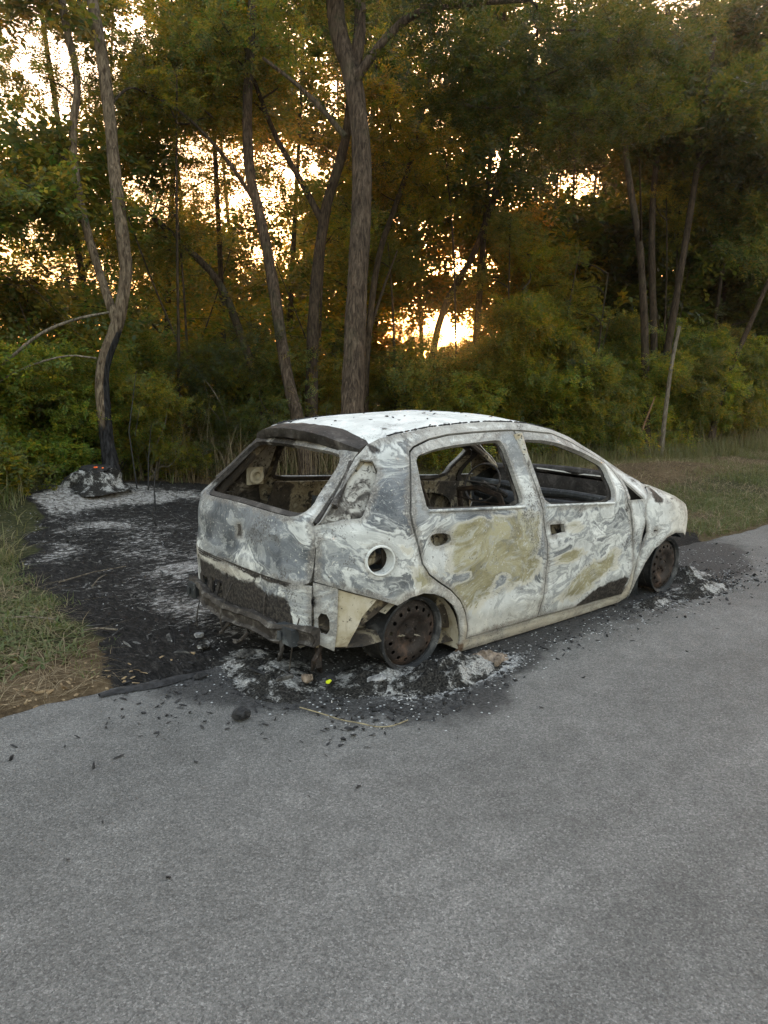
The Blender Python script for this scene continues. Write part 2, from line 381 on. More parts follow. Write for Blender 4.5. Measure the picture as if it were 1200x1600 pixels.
def mat_ground():
    N = NT('verge_soil'); P = N.obj(); ch, ash, gr = N.attr('mask')[:3]
    n = N.noise(P, 3, 6, .65); f = N.noise(P, 24, 6, .7, .4); s = N.noise(N.vm('MULTIPLY', P, (40, 14, 20)), 1, 6, .7, 1.0)
    soil = N.ramp(N.math('ADD', N.math('MULTIPLY', n, .4), N.math('MULTIPLY', f, .6)), [(.3, (.035, .024, .014)), (.48, (.10, .07, .04)), (.6, (.17, .125, .075)), (.75, (.25, .2, .13))])
    grs = N.ramp(f, [(.3, (.018, .018, .009)), (.5, (.04, .045, .018)), (.62, (.09, .08, .04)), (.75, (.15, .125, .07))])
    c = N.mix(N.step(N.math('ADD', gr, N.math('MULTIPLY', N.math('SUBTRACT', n, .5), .9)), .35, .65), soil, grs)
    cm = N.math('ADD', ch, N.math('MULTIPLY', N.math('SUBTRACT', f, .5), .8))
    black = N.ramp(s, [(.34, (.006, .006, .006)), (.5, (.018, .017, .017)), (.62, (.045, .042, .04)), (.72, (.11, .10, .095))])
    c = N.mix(N.step(cm, .30, .5), c, black)
    a2 = N.noise(N.vm('MULTIPLY', P, (13, 24, 14)), 1, 8, .74, .8)
    am = N.math('ADD', ash, N.math('MULTIPLY', N.math('SUBTRACT', a2, .5), 2.1))
    am = N.math('ADD', am, N.math('MULTIPLY', N.math('SUBTRACT', N.noise(P, 90, 3, .6), .5), .5))
    am = N.math('ADD', am, N.math('MULTIPLY', N.math('SUBTRACT', N.noise(P, 2.6, 5, .7), .5), 1.0))
    c = N.mix(N.step(am, .50, .85), c, N.mix(N.step(f, .4, .62), (.15, .138, .13), (.50, .49, .48)))
    h = N.math('ADD', N.math('MULTIPLY', f, 1.0), N.math('MULTIPLY', s, .8)); h = N.math('ADD', h, N.math('MULTIPLY', a2, .8))
    return N.pbr(c, .95, N.bump(h, .9, .02), spec=.15)
M_ROAD = mat_road(); M_GROUND = mat_ground()

def mat_bark(name, a, b, c3, charred=False):
    N = NT(name); P = N.obj(); st = N.vm('MULTIPLY', P, (1, 1, .16))
    r = N.noise(st, 38, 5, .62, .6); n = N.noise(P, 3, 4); fi = N.noise(st, 110, 3, .6)
    c = N.ramp(r, [(.36, a), (.5, b), (.68, c3)]); c = N.mix(1.0, c, N.ramp(n, [(.3, .75), (.7, 1.2)]), 'MULTIPLY')
    c = N.mix(N.math('MULTIPLY', N.step(N.noise(P, 1.7, 5), .52, .68), .35), c, (.07, .09, .05))
    if charred:
        ch = N.attr('mask')[0]
        c = N.mix(N.step(N.math('ADD', ch, N.math('MULTIPLY', N.math('SUBTRACT', r, .5), .7)), .4, .55), c, N.ramp(r, [(.4, (.008, .008, .009)), (.65, (.05, .05, .055))]))
    return N.pbr(c, .9, N.bump(N.math('ADD', N.math('MULTIPLY', r, 1.5), fi), 1.0, .02), spec=.15)
M_BARK = mat_bark('ridged_grey_brown_bark', (.032, .023, .017), (.085, .064, .049), (.175, .135, .10))
M_BARKD = mat_bark('dark_bark', (.02, .015, .011), (.06, .044, .032), (.11, .083, .06))
M_BARKC = mat_bark('bark_with_char', (.05, .037, .026), (.15, .115, .082), (.29, .235, .17), True)
M_PALE = mat_bark('pale_dead_bark', (.09, .075, .058), (.20, .17, .135), (.32, .28, .225))

def mat_leaf(name, a, b, tr, trc, rough=.55):
    N = NT(name); t = N.attr('tint')[:3]; oi = N.n('ObjectInfo')
    base = N.mix(t[0], a, b); base = N.mix(1.0, base, oi.outputs['Color'], 'MULTIPLY')
    base = N.mix(1.0, base, N.ramp(oi.outputs['Random'], [(0, .72), (1, 1.25)]), 'MULTIPLY')
    tc = N.mix(t[1], trc[0], trc[1]); tc = N.mix(1.0, tc, oi.outputs['Color'], 'MULTIPLY')
    d = N.n('BsdfPrincipled', {'Base Color': base, 'Roughness': rough, 'Specular IOR Level': .45})
    tl = N.n('BsdfTranslucent', {'Color': tc})
    mx = N.n('MixShader', {0: tr, 1: d.outputs[0], 2: tl.outputs[0]})
    N.t.links.new(mx.outputs[0], N.out.inputs[0]); return N.m
M_LEAF = mat_leaf('tree_leaf', (.018, .040, .012), (.115, .16, .044), .50, ((.15, .28, .04), (.70, .44, .05)), .42)
M_GRASS = mat_leaf('grass_blade', (.055, .10, .022), (.26, .21, .11), .3, ((.12, .2, .04), (.3, .25, .1)))
M_STRAW = mat_leaf('dry_stalk', (.19, .14, .08), (.36, .29, .18), .15, ((.2, .16, .08), (.3, .24, .12)))

def mat_flat(name, a, b, scale=20, rough=.8, spec=.3, bs=.4):
    N = NT(name); P = N.obj(); n = N.noise(P, scale, 5, .65); return N.pbr(N.ramp(n, [(.35, a), (.65, b)]), rough, N.bump(n, bs, .01), spec=spec)
M_CHARRED = mat_flat('charred_plastic', (.008, .008, .009), (.04, .04, .043), 30, .7)
M_ASH = mat_flat('grey_ash', (.10, .10, .105), (.42, .42, .43), 25, .95, .1, .8)
M_ASHD = mat_flat('dark_ash', (.015, .015, .016), (.16, .155, .15), 25, .95, .1, .8)
M_ASHL = mat_flat('pale_ash_flake', (.35, .35, .36), (.6, .6, .6), 40, .95, .1)
def mat_heap():
    N = NT('ash_over_char'); P = N.obj(); f = N.noise(P, 30, 8, .8, .6); b = N.noise(P, 6, 4, .6); fi = N.noise(P, 90, 3)
    c = N.mix(N.step(N.math('ADD', f, N.math('MULTIPLY', N.math('SUBTRACT', b, .5), 1.1)), .47, .66), N.ramp(fi, [(.4, (.012, .012, .012)), (.65, (.06, .057, .053))]), N.ramp(fi, [(.35, (.22, .215, .21)), (.6, (.52, .52, .51))]))
    return N.pbr(c, .95, N.bump(N.math('ADD', f, fi), .9, .015), spec=.1)
M_HEAP = mat_heap()
M_TAN = mat_flat('tan_slag', (.10, .075, .055), (.33, .27, .22), 25, .9, .2, .7)
M_STRAWL = mat_flat('dry_leaf', (.16, .10, .05), (.38, .29, .18), 30, .9)
M_RUSTST = mat_bark('reddish_dead_stalk', (.10, .05, .03), (.22, .12, .07), (.34, .22, .13))
M_YEL = mat_flat('bright_yellow_plastic', (.62, .75, .02), (.75, .85, .04), 20, .5)
M_WIRE = mat_flat('pale_wire', (.10, .08, .05), (.42, .36, .22), 30, .6)

# ------------------------------------------------------------ ground and road
def edge_y(x): return -.03+.05*(fbm(np.asarray(x, float)*1.3+40, np.asarray(x, float)*0+3, 5, 4)-.5)*2 - .10*np.exp(-((np.asarray(x, float)-0.0)/.7)**2)
CHAR = [(-1.42, -.02), (-1.2, .7), (-1.08, 1.5), (-1.08, 2.4), (-.86, 3.4), (-.42, 4.5), (-.05, 5.5), (1.0, 6.1), (1.9, 5.6), (2.9, 4.0), (3.8, 2.2), (4.5, 1.1), (4.75, .2), (4.4, -.4), (-.9, -.4)]
def dome(x, y, cx, cy, rx, ry, h): return h*np.exp(-(((x-cx)/rx)**2+((y-cy)/ry)**2))
def ground_z(x, y):
    x = np.asarray(x, float); y = np.asarray(y, float); d = y-edge_y(x)
    rise = sstep(-.02, .10, d)*.028 - .02
    amp = sstep(.02, .8, d)
    z = rise + amp*(.05*(fbm(x*1.4, y*1.4, 9, 4)-.42)+.022*(fbm(x*7, y*7, 21, 3)-.5))
    z += sstep(2.5, 7, y)*.10*np.clip(1, 0, 1)
    z += dome(x, y, 8.3, 2.9, 2.2, 1.0, .20) + dome(x, y, .55, 5.6, .7, .45, .12) + dome(x, y, -.5, 5.2, .9, .9, .10)
    z += sstep(8, 30, y)*.35*(fbm(x*.12, y*.12, 4, 3)-.3)
    z -= sstep(40, 120, y)*.9
    return z
def tens(a): return np.unique(np.concatenate(a))
def grid_mesh(xs, ys, zf):
    X, Y = np.meshgrid(xs, ys); Z = zf(X, Y); V = np.stack([X, Y, Z], -1).reshape(-1, 3); nx = len(xs); ny = len(ys)
    i = np.arange(nx-1); j = np.arange(ny-1); I, J = np.meshgrid(i, j); b = (J*nx+I).ravel()
    return V, np.stack([b, b+1, b+nx+1, b+nx], 1)
xs = tens([np.linspace(-900, -60, 10), np.linspace(-60, -8, 14), np.arange(-8, -2.6, .3), np.arange(-2.6, 5.2, .035), np.arange(5.2, 14, .09), np.arange(14, 40, .7), np.linspace(40, 1500, 24)])
ys = tens([np.linspace(-900, -40, 8), np.linspace(-40, -.5, 10), np.arange(-.5, 6.4, .035), np.arange(6.4, 12, .15), np.arange(12, 40, .8), np.linspace(40, 1500, 24)])
V, Q = grid_mesh(xs, ys, ground_z)
gx, gy = V[:, 0], V[:, 1]
P2 = V[:, :2]; near = (gx > -4) & (gx < 8) & (gy > -1) & (gy < 8)
sd = np.full(len(V), -9.0); ins = inpoly(P2[near], CHAR); dd = pdist(P2[near], CHAR); sd[near] = np.where(ins, dd, -dd)
wob = (fbm(gx*2.2, gy*2.2, 31, 4)-.5)*.9
char = sstep(-.18, .22, sd+wob*.6)
ash = char*(.12 + .42*sstep(.44, .66, fbm(gx*1.1+7, gy*1.7, 77, 4))*sstep(1.0, 2.4, gy) + dome(gx, gy, .25, 5.2, .75, .5, .75) + dome(gx, gy, 1.15, 5.1, .55, .45, .5) + dome(gx, gy, -.45, 4.5, .4, .35, .5) + dome(gx, gy, .35, 3.7, .9, .9, .42)+dome(gx, gy, .0, 2.2, .6, .9, .42) + dome(gx, gy, -.45, .9, .30, .55, .55)+dome(gx, gy, -.3, .2, .4, .35, .3))
grn = .45+.35*sstep(.2, 1.2, gy)*sstep(2, -1.5, gx)+.4*sstep(6, 9, gx)*sstep(1.4, .2, gy-1.4)-.55*dome(gx, gy, 8.6, 3.0, 2.4, 1.0, 1.0)-.35*dome(gx, gy, -1.6, .3, .8, .35, 1)
grn += .5*sstep(12, 30, gy)
link('ground', mesh_np('ground', V, Q, [M_GROUND], None, {'mask': np.stack([char, np.clip(ash, 0, 1), np.clip(grn, 0, 1)], 1)}, quads=True))['kind'] = 'structure'

def road_z(x, y): return .0+.0*x + .004*(fbm(x*.8, y*.8, 3, 3)-.5)*2
rx = tens([np.linspace(-900, -60, 10), np.linspace(-60, -6, 16), np.arange(-6, -2, .1), np.arange(-2, 5.2, .03), np.arange(5.2, 12, .1), np.linspace(12, 80, 40), np.linspace(80, 1500, 20)])
ey = edge_y(rx)+.03*(vnoise(rx*9, rx*0, 61)-.5)+.014*(vnoise(rx*31, rx*0, 62)-.5)
t = np.concatenate([np.linspace(0, 2.2, 75), np.linspace(2.2, 6.8, 40)[1:]])
X = np.broadcast_to(rx, (len(t), len(rx))); Y = ey[None, :]-t[:, None]; Z = road_z(X, Y)
Z = Z - (t[:, None] < .001)*.02
V = np.stack([X, Y, Z], -1).reshape(-1, 3); nx = len(rx); I, J = np.meshgrid(np.arange(nx-1), np.arange(len(t)-1)); b = (J*nx+I).ravel()
x, y = V[:, 0], V[:, 1]
bd = np.interp(x, [-2.2, -1.4, -.8, -.35, 0, .35, .8, 2, 2.8, 3.5, 4.4, 5.2], [-.02, -.12, -.75, -1.22, -1.28, -1.12, -.98, -.95, -.98, -.92, -.5, 0])
w = (fbm(x*3, y*3, 91, 4)-.5)*.22
soot = sstep(-.30, .22, y-bd+w)*(.95-.42*sstep(.9, 1.6, x)*sstep(-.80, -.95, y+0*x))*np.where(y > -.02, 1, 1)
soot = soot*sstep(-1.9, -.7, x)*sstep(5.4, 3.9, x)+sstep(.10, .0, np.abs(y-edge_y(x)))*.25
soot += .22*dome(x, y, 1.6, -1.1, 1.8, .4, 1.0)
ash = dome(x, y, .05, -.95, .42, .15, .85)+dome(x, y, .36, -.97, .30, .14, .7)+dome(x, y, -.55, -.42, .13, .30, .62)+dome(x, y, -.72, -.05, .2, .35, .6)+dome(x, y, -.3, -.8, .3, .16, .38)
ash += dome(x, y, 2.95, -.95, .42, .12, .55)+dome(x, y, 2.4, -.95, .3, .10, .45)+dome(x, y, 1.3, -.98, .7, .08, .36)+dome(x, y, -.15, -1.12, .35, .09, .26)
gl = sstep(-.45, .0, y-bd)*sstep(5.3, 3.9, x)*sstep(-1.7, -.6, x)*.75
link('road', mesh_np('road', V, np.stack([b, b+nx, b+nx+1, b+1], 1), [M_ROAD], None, {'mask': np.stack([np.clip(soot, 0, 1), np.clip(ash, 0, 1), np.clip(gl, 0, 1)], 1)}, quads=True))['kind'] = 'structure'

# ------------------------------------------------------------ the sun itself, low behind the wood
N = NT('sun_fire'); e = N.n('Emission', {'Color': (1, .62, .16), 'Strength': 30.0}); N.t.links.new(e.outputs[0], N.out.inputs[0])
V = []; g = Geo(); sc_ = Vector(CAM)+sdir*3200; k = 24
sp = [(math.sin(math.pi*i/12)*27, -math.cos(math.pi*i/12)*27) for i in range(13)]
g.lathe(sp, (0, 0, 0), k=k); o = g.build('sun', N.m, None, tuple(sc_)); tag(o, kind='structure')

# ------------------------------------------------------------ the burnt car (x forward from the rear axle, y left, z up)
CX = 1.25
car = empty('burnt_car', (CX, 0, 0), 'burnt-out five-door hatchback, ash-white and olive, standing on bare rims at the road edge', 'car')
OFF = (-CX, 0, 0)
zs_ = [-.1, .05, .15, .3, .55, .7, .82, .9, 1.05, 1.15, 1.22, 1.30]; hs_ = [.70, .77, .80, .82, .83, .815, .79, .76, .69, .635, .58, .50]
def Hh(z): return np.interp(z, zs_, hs_)
def xrear(z): return np.interp(z, [0, .3, .5, .75, .83, 1.134, 1.22, 1.3], [-.585, -.60, -.605, -.605, -.585, -.255, -.17, -.13])
def xfront(z): return np.interp(z, [0, .3, .5, .62, .7, .8, .9, 1.0, 1.1, 1.2, 1.3], [3.22, 3.26, 3.24, 3.18, 3.05, 2.7, 2.45, 2.2, 1.95, 1.75, 1.5])
def half(x, z):
    x = np.asarray(x, float); z = np.asarray(z, float)
    u = np.clip((.3-x)/(.3-xrear(z)), 0, 1); a = (1-u**4)**.25
    x0 = np.interp(z, [.7, .9], [1.9, .9]); v = np.clip((x-x0)/(xfront(z)-x0), 0, 1); b = (1-v**3)**(1/3)
    return Hh(z)*a*b
def wav(x, z, s): return .018*(fbm(x*3.1+s, z*3.3, 13+int(s), 3)-.5)
def side_y(x, z, seed=0):
    """half-width with wheel-arch lips, handle dips and heat-warped sheet"""
    y = half(x, z)+wav(x, z, seed)
    for cx, cz, r in ((0.0, .10, .345), (2.51, .12, .36)):
        d = np.sqrt((x-cx)**2+(z-cz)**2); y = y+.012*np.exp(-((d-r)/.035)**2)*(z > .02)
    for hx, hz in ((.155, .70), (1.13, .645)): y = y-.016*np.exp(-(((x-hx)/.12)**2+((z-hz)/.06)**2))
    y = y+.006*np.exp(-((z-.775-.012*np.clip(1-x, -1, 1))/.012)**2)*(x > -.4)*(x < 2.3)
    y = y+.010*np.exp(-((z-.24)/.05)**2)*(x > .4)*(x < 1.95)
    return y
def g2(x, z, cx, cz, rx, rz): return np.exp(-(((x-cx)/rx)**2+((z-cz)/rz)**2))

def edge_attr(Puv, loops):
    d = np.full(len(Puv), 9.)
    for L in loops: d = np.minimum(d, pdist(Puv, [tuple(q_) for q_ in L]))
    return d
def paint_side(V, kind):
    x, y, z = V.T; n = len(V); ol = np.zeros(n); wh = np.full(n, .5); so = np.zeros(n); cm = np.zeros(n); ru = np.zeros(n); ca = np.zeros(n)
    if kind == 'rear_door':
        ol = .98*np.exp(-(((x-.60)/.38)**4+((z-.56)/.23)**4))+.55*g2(x, z, .32, .37, .12, .14)+.2*g2(x, z, .55, .75, .4, .05)
        ol -= .6*g2(x, z, .32, .47, .07, .05)+.5*g2(x, z, .63, .42, .09, .05)
        wh = .46+.14*sstep(.40, .25, z); ca = .10*sstep(.34, .2, z)+.5*sstep(.80, .84, z)
        ru = .45*g2(x, z, .6, .12, .5, .06); so = .42*g2(x, z, .72, .17, .4, .05); cm = .4*sstep(.35, .15, z)
    elif kind == 'front_door':
        ol = .90*np.exp(-(((x-1.50)/.36)**2+((z-.30-.30*(x-1.5))/.085)**2))+.72*g2(x, z, 1.24, .46, .20, .05)+.55*g2(x, z, 1.3, .64, .16, .06)
        wh = .56; so = .95*np.exp(-(((x-1.72)/.26)**4+((z-.135-.16*(x-1.6))/.075)**2))+.6*sstep(.17, .09, z)*sstep(1.2, 1.5, x)+.6*g2(x, z, 1.86, .70, .05, .05)
        ca = .08+.5*sstep(.80, .84, z)
    elif kind == 'quarter':
        wh = .44+.10*sstep(.9, 1.1, z)+.2*sstep(.1, .4, x); ol = .40*g2(x, z, -.02, .52, .14, .12); ca = .75*sstep(.22, .28, x)*sstep(1.12, 1.18, z)+.45*sstep(.06, .0, np.abs(np.hypot(x, z-.10)-.36))
        ru = .75*g2(x, z, .34, .05, .05, .06)+.25*sstep(.12, .0, z); cm = .8*sstep(.30, .4, x)*sstep(.35, .2, z)+.5*sstep(.06, .0, np.abs(np.hypot(x, z-.10)-.36))
        so = .55*g2(x, z, -.10, 1.16, .06, .05)+.5*g2(x, z, 2.12, .86, .14, .08)+.32*sstep(1.25, 1.29, z)*sstep(.2, .9, x)*0
        ru = np.maximum(ru, .38*g2(x, z, .4, 1.262, .35, .02))
    elif kind == 'fender':
        wh = .62; ca = np.full(n, .35); cm = .45*sstep(.25, .6, x-1.9)+.0*x; so = .62*g2(x, z, 2.27, .76, .10, .08)+.42*g2(x, z, 2.55, .70, .25, .035); ru = .3*g2(x, z, 2.5, .5, .3, .08)
    elif kind == 'tailgate':
        wh = .30+.16*sstep(.62, .55, z)+.22*(z > .85); so = .75*sstep(.88, .98, z)*(.75+.25*np.sign(y))*sstep(.60, .48, np.abs(y))+.5*sstep(.55, .50, z)*sstep(-.0, .5, -y)
        so = so*.8+.35*g2(y, z, -.45, .50, .1, .03)+.55*sstep(.30, .45, y)*sstep(.84, .9, z)
        cm = np.zeros(n)
    elif kind == 'lower':
        wh = .42+.1*sstep(.44, .5, z); cm = .5*sstep(.40, .46, z)*sstep(-.5, .0, y)+.1; so = .95*sstep(.49, .34, z)*sstep(.60, .40, np.abs(y))+.55*sstep(.485, .51, z)+.28; ru = .25*np.ones(n)
        so = so-.5*sstep(.46, .54, np.abs(y)); ca = .4*sstep(.46, .5, np.abs(y))
    elif kind == 'roof':
        wh = .72; ca = np.full(n, .85); so = .55*g2(x, y, 1.3, 0, .12, .5)*0+.0*x; cm = .25*sstep(-.1, -.2, x)
    elif kind == 'hood':
        wh = .6; ca = np.full(n, .6); cm = .6; so = .5*g2(x, y, 2.3, 0, .1, 1)
    f = lambda a: np.clip(np.broadcast_to(a, n), 0, 1.3)
    return {'paint': np.stack([f(ol), f(wh), f(so)], 1), 'paint2': np.stack([f(cm), f(ru), f(ca)], 1)}

def panel(name, outline, holes, kind, side=-1, step=.026, thick=.012, inner=None, parent=car, inward=0.0, mat=None, seed=0, fy=None, loc=OFF):
    P, T = cdt(outline, holes, step)
    x, z = P.T; yy = (side_y(x, z, seed) if fy is None else fy(x, z))-inward
    P3 = np.stack([x, side*yy, z], 1)
    ref = np.tile([0., side, 0], (len(P3), 1)); ref[:, 0] = -.3*(x < -.2)+.3*(x > 2.4)
    V, TT, m, _ = shell(P3, T, thick, ref)
    at_ = paint_side(V*[1, -side if kind in ('tailgate', 'lower') else 1, 1], kind); e_ = edge_attr(P, [outline]+list(holes)); at_['edge'] = np.tile(np.clip(1-e_/.07, 0, 1), 2)[:, None]*[1., 1, 1]
    return link(name, mesh_np(name, V, TT, [mat or M_BURNT, inner or M_INNER], m, at_, True, sharp=38), parent, loc)

drip = [(-.125, 1.186), (-.058, 1.218), (.046, 1.239), (.289, 1.265), (.552, 1.278), (.773, 1.283), (.993, 1.275), (1.122, 1.264), (1.33, 1.225), (1.56, 1.165), (1.74, 1.094), (1.87, 1.03), (2.0, .955), (2.15, .875), (2.27, .81)]
doorline = [(.065, 1.151), (.106, 1.174), (.24, 1.207), (.399, 1.225), (.612, 1.231), (.902, 1.233), (1.059, 1.224), (1.313, 1.20), (1.515, 1.136), (1.734, 1.05), (1.865, .984), (1.906, .909), (1.872, .742)]
rd_rear = [(.065, 1.151), (-.0, .984), (-.045, .863), (-.049, .80), (-.028, .714), (-.006, .60), (.041, .533), (.118, .479), (.208, .421), (.283, .35), (.335, .265), (.368, .18), (.375, .10)]
bgap = [(.955, 1.232), (.955, 1.0), (.980, .80), (.99, .687), (1.011, .592), (1.023, .488), (1.022, .328), (1.012, .20), (1.01, .10)]
fd_front = [(1.872, .742), (1.907, .67), (1.945, .446), (1.985, .29), (1.975, .19), (1.93, .085)]
rdoor = list(reversed(rd_rear))+doorline[1:6]+bgap
fdoor = list(reversed(bgap))+doorline[6:]+fd_front[1:]
rwin = [(.087, 1.105), (.116, 1.131), (.25, 1.157), (.406, 1.170), (.786, 1.184), (.80, 1.144), (.803, 1.066), (.832, .802), (.069, .852), (.069, .979)]
fwin = [(.985, 1.178), (1.175, 1.166), (1.339, 1.140), (1.618, 1.063), (1.800, .988), (1.805, .949), (1.718, .742), (1.013, .789)]
rh = [(.06, .717), (.09, .739), (.218, .725), (.226, .68), (.15, .668), (.092, .673)]
fh = [(1.051, .679), (1.194, .667), (1.205, .618), (1.067, .612)]
quarter_out = [(-.525, .80), (-.52, .70), (-.53, .543), (-.449, .514), (-.263, .446), (-.164, .404), (-.089, .433), (-.0, .443), (.08, .425), (.154, .391), (.226, .335), (.281, .254), (.318, .139), (.332, .018), (1.1, .012), (1.942, .018), (2.023, .045), (2.06, .2), (2.06, .5), (2.10, .70), (2.20, .80), (2.27, .81)] + list(reversed(drip[:-1])) + [(-.202, 1.124)]
lamp_hole = [(-.192, 1.118), (-.150, 1.112), (-.150, 1.07), (-.178, 1.029), (-.312, .862), (-.33, .852), (-.408, .846), (-.474, .828), (-.505, .818)]
tri = [(1.93, .885), (2.0, .80), (2.06, .735), (1.895, .742)]
door_hole = inset(list(reversed(rd_rear))+doorline[1:]+fd_front[1:], -.004)
TRI_IN = [(1.94, .885), (2.075, .742), (1.905, .748)]
for side, word in ((-1, 'right'), (1, 'left')):
    hl = [door_hole, lamp_hole, TRI_IN]
    if side < 0: hl.append(circle((-.255, .643), .070, 26, .066))
    else: hl.append([(-.36, .86), (-.30, .93), (-.24, .86)])
    q = panel('side_panel', quarter_out, hl, 'quarter', side, .026, .014)
    panel('door_jamb', inset(list(reversed(rd_rear))+doorline[1:]+fd_front[1:], -.02), [inset(list(reversed(rd_rear))+doorline[1:]+fd_front[1:], .022)], 'quarter', side, .05, .006, M_SOOT, inward=.042, mat=M_SOOT)
    panel('door_jamb', inset([(a_-.02, b_) for a_, b_ in bgap]+[(a_+.02, b_) for a_, b_ in reversed(bgap)], .001), [], 'quarter', side, .05, .006, M_SOOT, inward=.044, mat=M_SOOT)
    # pressed ring round the open fuel filler
    if side < 0:
        g = Geo(); a = np.linspace(0, 2*math.pi, 29)[:-1]
        ring = lambda r, o: [(-.255+r*math.cos(t_), -float(side_y(-.255+r*math.cos(t_), .643+r*.95*math.sin(t_)))-o, .643+r*.95*math.sin(t_)) for t_ in a]
        L = [ring(.082, -.002), ring(.078, .008), ring(.071, .007), ring(.069, -.012), ring(.070, -.05)]
        V = np.array(sum(L, [])); qd = [(i*28+j, i*28+(j+1) % 28, (i+1)*28+(j+1) % 28, (i+1)*28+j) for i in range(4) for j in range(28)]
        g.add(V, to_tris(qd)); o = g.build('fuel_filler_ring', [M_BURNT], car, OFF, attrs=lambda V: paint_side(V, 'fender'))
        g = Geo(); g.tube([(-.33, -.70, .60), (-.18, -.70, .635)], .018, 10); g.tube([(-.28, -.735, .69), (-.24, -.70, .66), (-.16, -.66, .60)], .022, 10); g.build('filler_neck', [M_INNER], car, OFF)
    panel('rear_door', inset(rdoor, .006), [chaikin(rwin, 2, r=.13), chaikin(rh, 1)], 'rear_door', side, .025, .030, seed=2)
    panel('front_door', inset(fdoor, .006), [chaikin(fwin, 2, r=.12), fh], 'front_door', side, .025, .030, seed=5)
    # inner window frames of each door, a narrow dark flange set back from the skin
    for w_, k_ in ((rwin, 'rear_door'), (fwin, 'front_door')):
        wo_ = chaikin(w_, 2, r=.13); panel('window_flange', inset(wo_, -.012), [inset(wo_, .013)], 'quarter', side, .05, .010, M_SOOT, inward=.040, mat=M_SOOT)
    # belt rail on top of the door skin
    for a_, b_ in (((.075, .855), (.828, .806)), ((1.02, .793), (1.715, .746))):
        t_ = np.linspace(0, 1, 12); X_ = a_[0]+(b_[0]-a_[0])*t_; Z_ = a_[1]+(b_[1]-a_[1])*t_
        g = Geo(); g.tube([(x_, side*(float(half(x_, z_))+.004), z_+.002) for x_, z_ in zip(X_, Z_)], .008, 8); g.build('belt_rail', [M_BURNT], car, OFF, attrs=lambda V: paint_side(V, 'fender'))
    # door inner skins with access holes
    inn_r = [(.12, .20), (.40, .14), (.97, .13), (.97, .775), (.84, .79), (.06, .84), (.0, .62), (.12, .50), (.25, .42)]
    inn_f = [(1.05, .13), (1.9, .13), (1.93, .30), (1.87, .70), (1.04, .77)]
    panel('door_inner_skin', inn_r, [chaikin([(.3, .45), (.85, .3), (.88, .62), (.3, .70)], 2), circle((.55, .22), .05)], 'quarter', side, .05, .008, M_INNER, inward=.10, mat=M_INNER)
    panel('door_inner_skin', inn_f, [chaikin([(1.25, .4), (1.75, .35), (1.75, .62), (1.2, .66)], 2), circle((1.65, .24), .08)], 'quarter', side, .05, .008, M_INNER, inward=.10, mat=M_INNER)
    # fender
    fout = [(2.06, .705), (2.112, .502), (2.03, .346), (2.022, .231), (2.03, .045), (2.062, .163), (2.127, .289), (2.217, .378), (2.38, .439), (2.554, .448), (2.70, .425), (2.80, .385), (2.905, .385), (2.94, .47), (2.90, .56), (2.82, .622), (2.61, .69), (2.48, .748), (2.34, .795), (2.22, .80)]
    panel('front_fender', fout, [[(2.19, .515), (2.235, .515), (2.235, .500), (2.19, .50)]], 'fender', side, .026, .012, M_DARK, inward=-.003, seed=9)
    # lamp recess: cup behind the empty rear lamp opening
    lh = [(-.19, 1.12), (-.13, 1.12), (-.16, 1.02), (-.31, .84), (-.47, .815), (-.505, .815)]
    panel('lamp_recess', inset(lh, -.015), [], 'quarter', side, .03, .008, M_MOTTLED, inward=.055, mat=M_MOTTLED, fy=lambda x_, z_: half(x_, z_)+.035*(fbm(x_*9, z_*9, 5, 3)-.5))
    g = Geo(); g.tube([(-.22, side*.50, 1.10), (-.33, side*.57, .97), (-.40, side*.60, .90)], [.016, .014, .02], 8); g.build('lamp_bracket', [M_BEAM], car, OFF)
    # lower corner of the body behind the wheel
    low = [(-.53, .535), (-.449, .512), (-.449, .182), (-.522, .224)]
    panel('lower_corner', low, [chaikin([(-.515, .385), (-.478, .375), (-.475, .27), (-.512, .275)], 1)], 'lower', side, .02, .008, M_CREAM, inward=.004)
    cre = [(-.447, .505), (-.263, .44), (-.30, .40), (-.335, .36), (-.375, .26), (-.392, .205), (-.447, .20)]
    panel('inner_arch_web', cre, [], 'lower', side, .03, .006, M_CREAM, inward=.018, mat=M_CREAM)
    # wheel housings
    for cx, r_, z0, z1, yo, yi in ((0, .33, -.1, 3.3, .78, .52), (2.51, .35, -.2, 3.34, .76, .48)):
        a = np.linspace(.95, z1, 22) if cx else np.linspace(-.15, 2.25, 18)
        g = Geo(); V = np.array([(cx+r_*math.cos(t_), side*y_, .10+r_*math.sin(t_)) for y_ in (yo, yi) for t_ in a]); n_ = len(a)
        g.add(V, to_tris([(i, i+1, n_+i+1, n_+i) for i in range(n_-1)])); 
        Vc = np.array([(cx, side*yi, .10)]+[(cx+r_*math.cos(t_), side*yi, .10+r_*math.sin(t_)) for t_ in a]); g.add(Vc, [(0, i, i+1) for i in range(1, n_)])
        g.build('wheel_housing', [M_CREAM if cx == 0 else M_DARK], car, OFF)

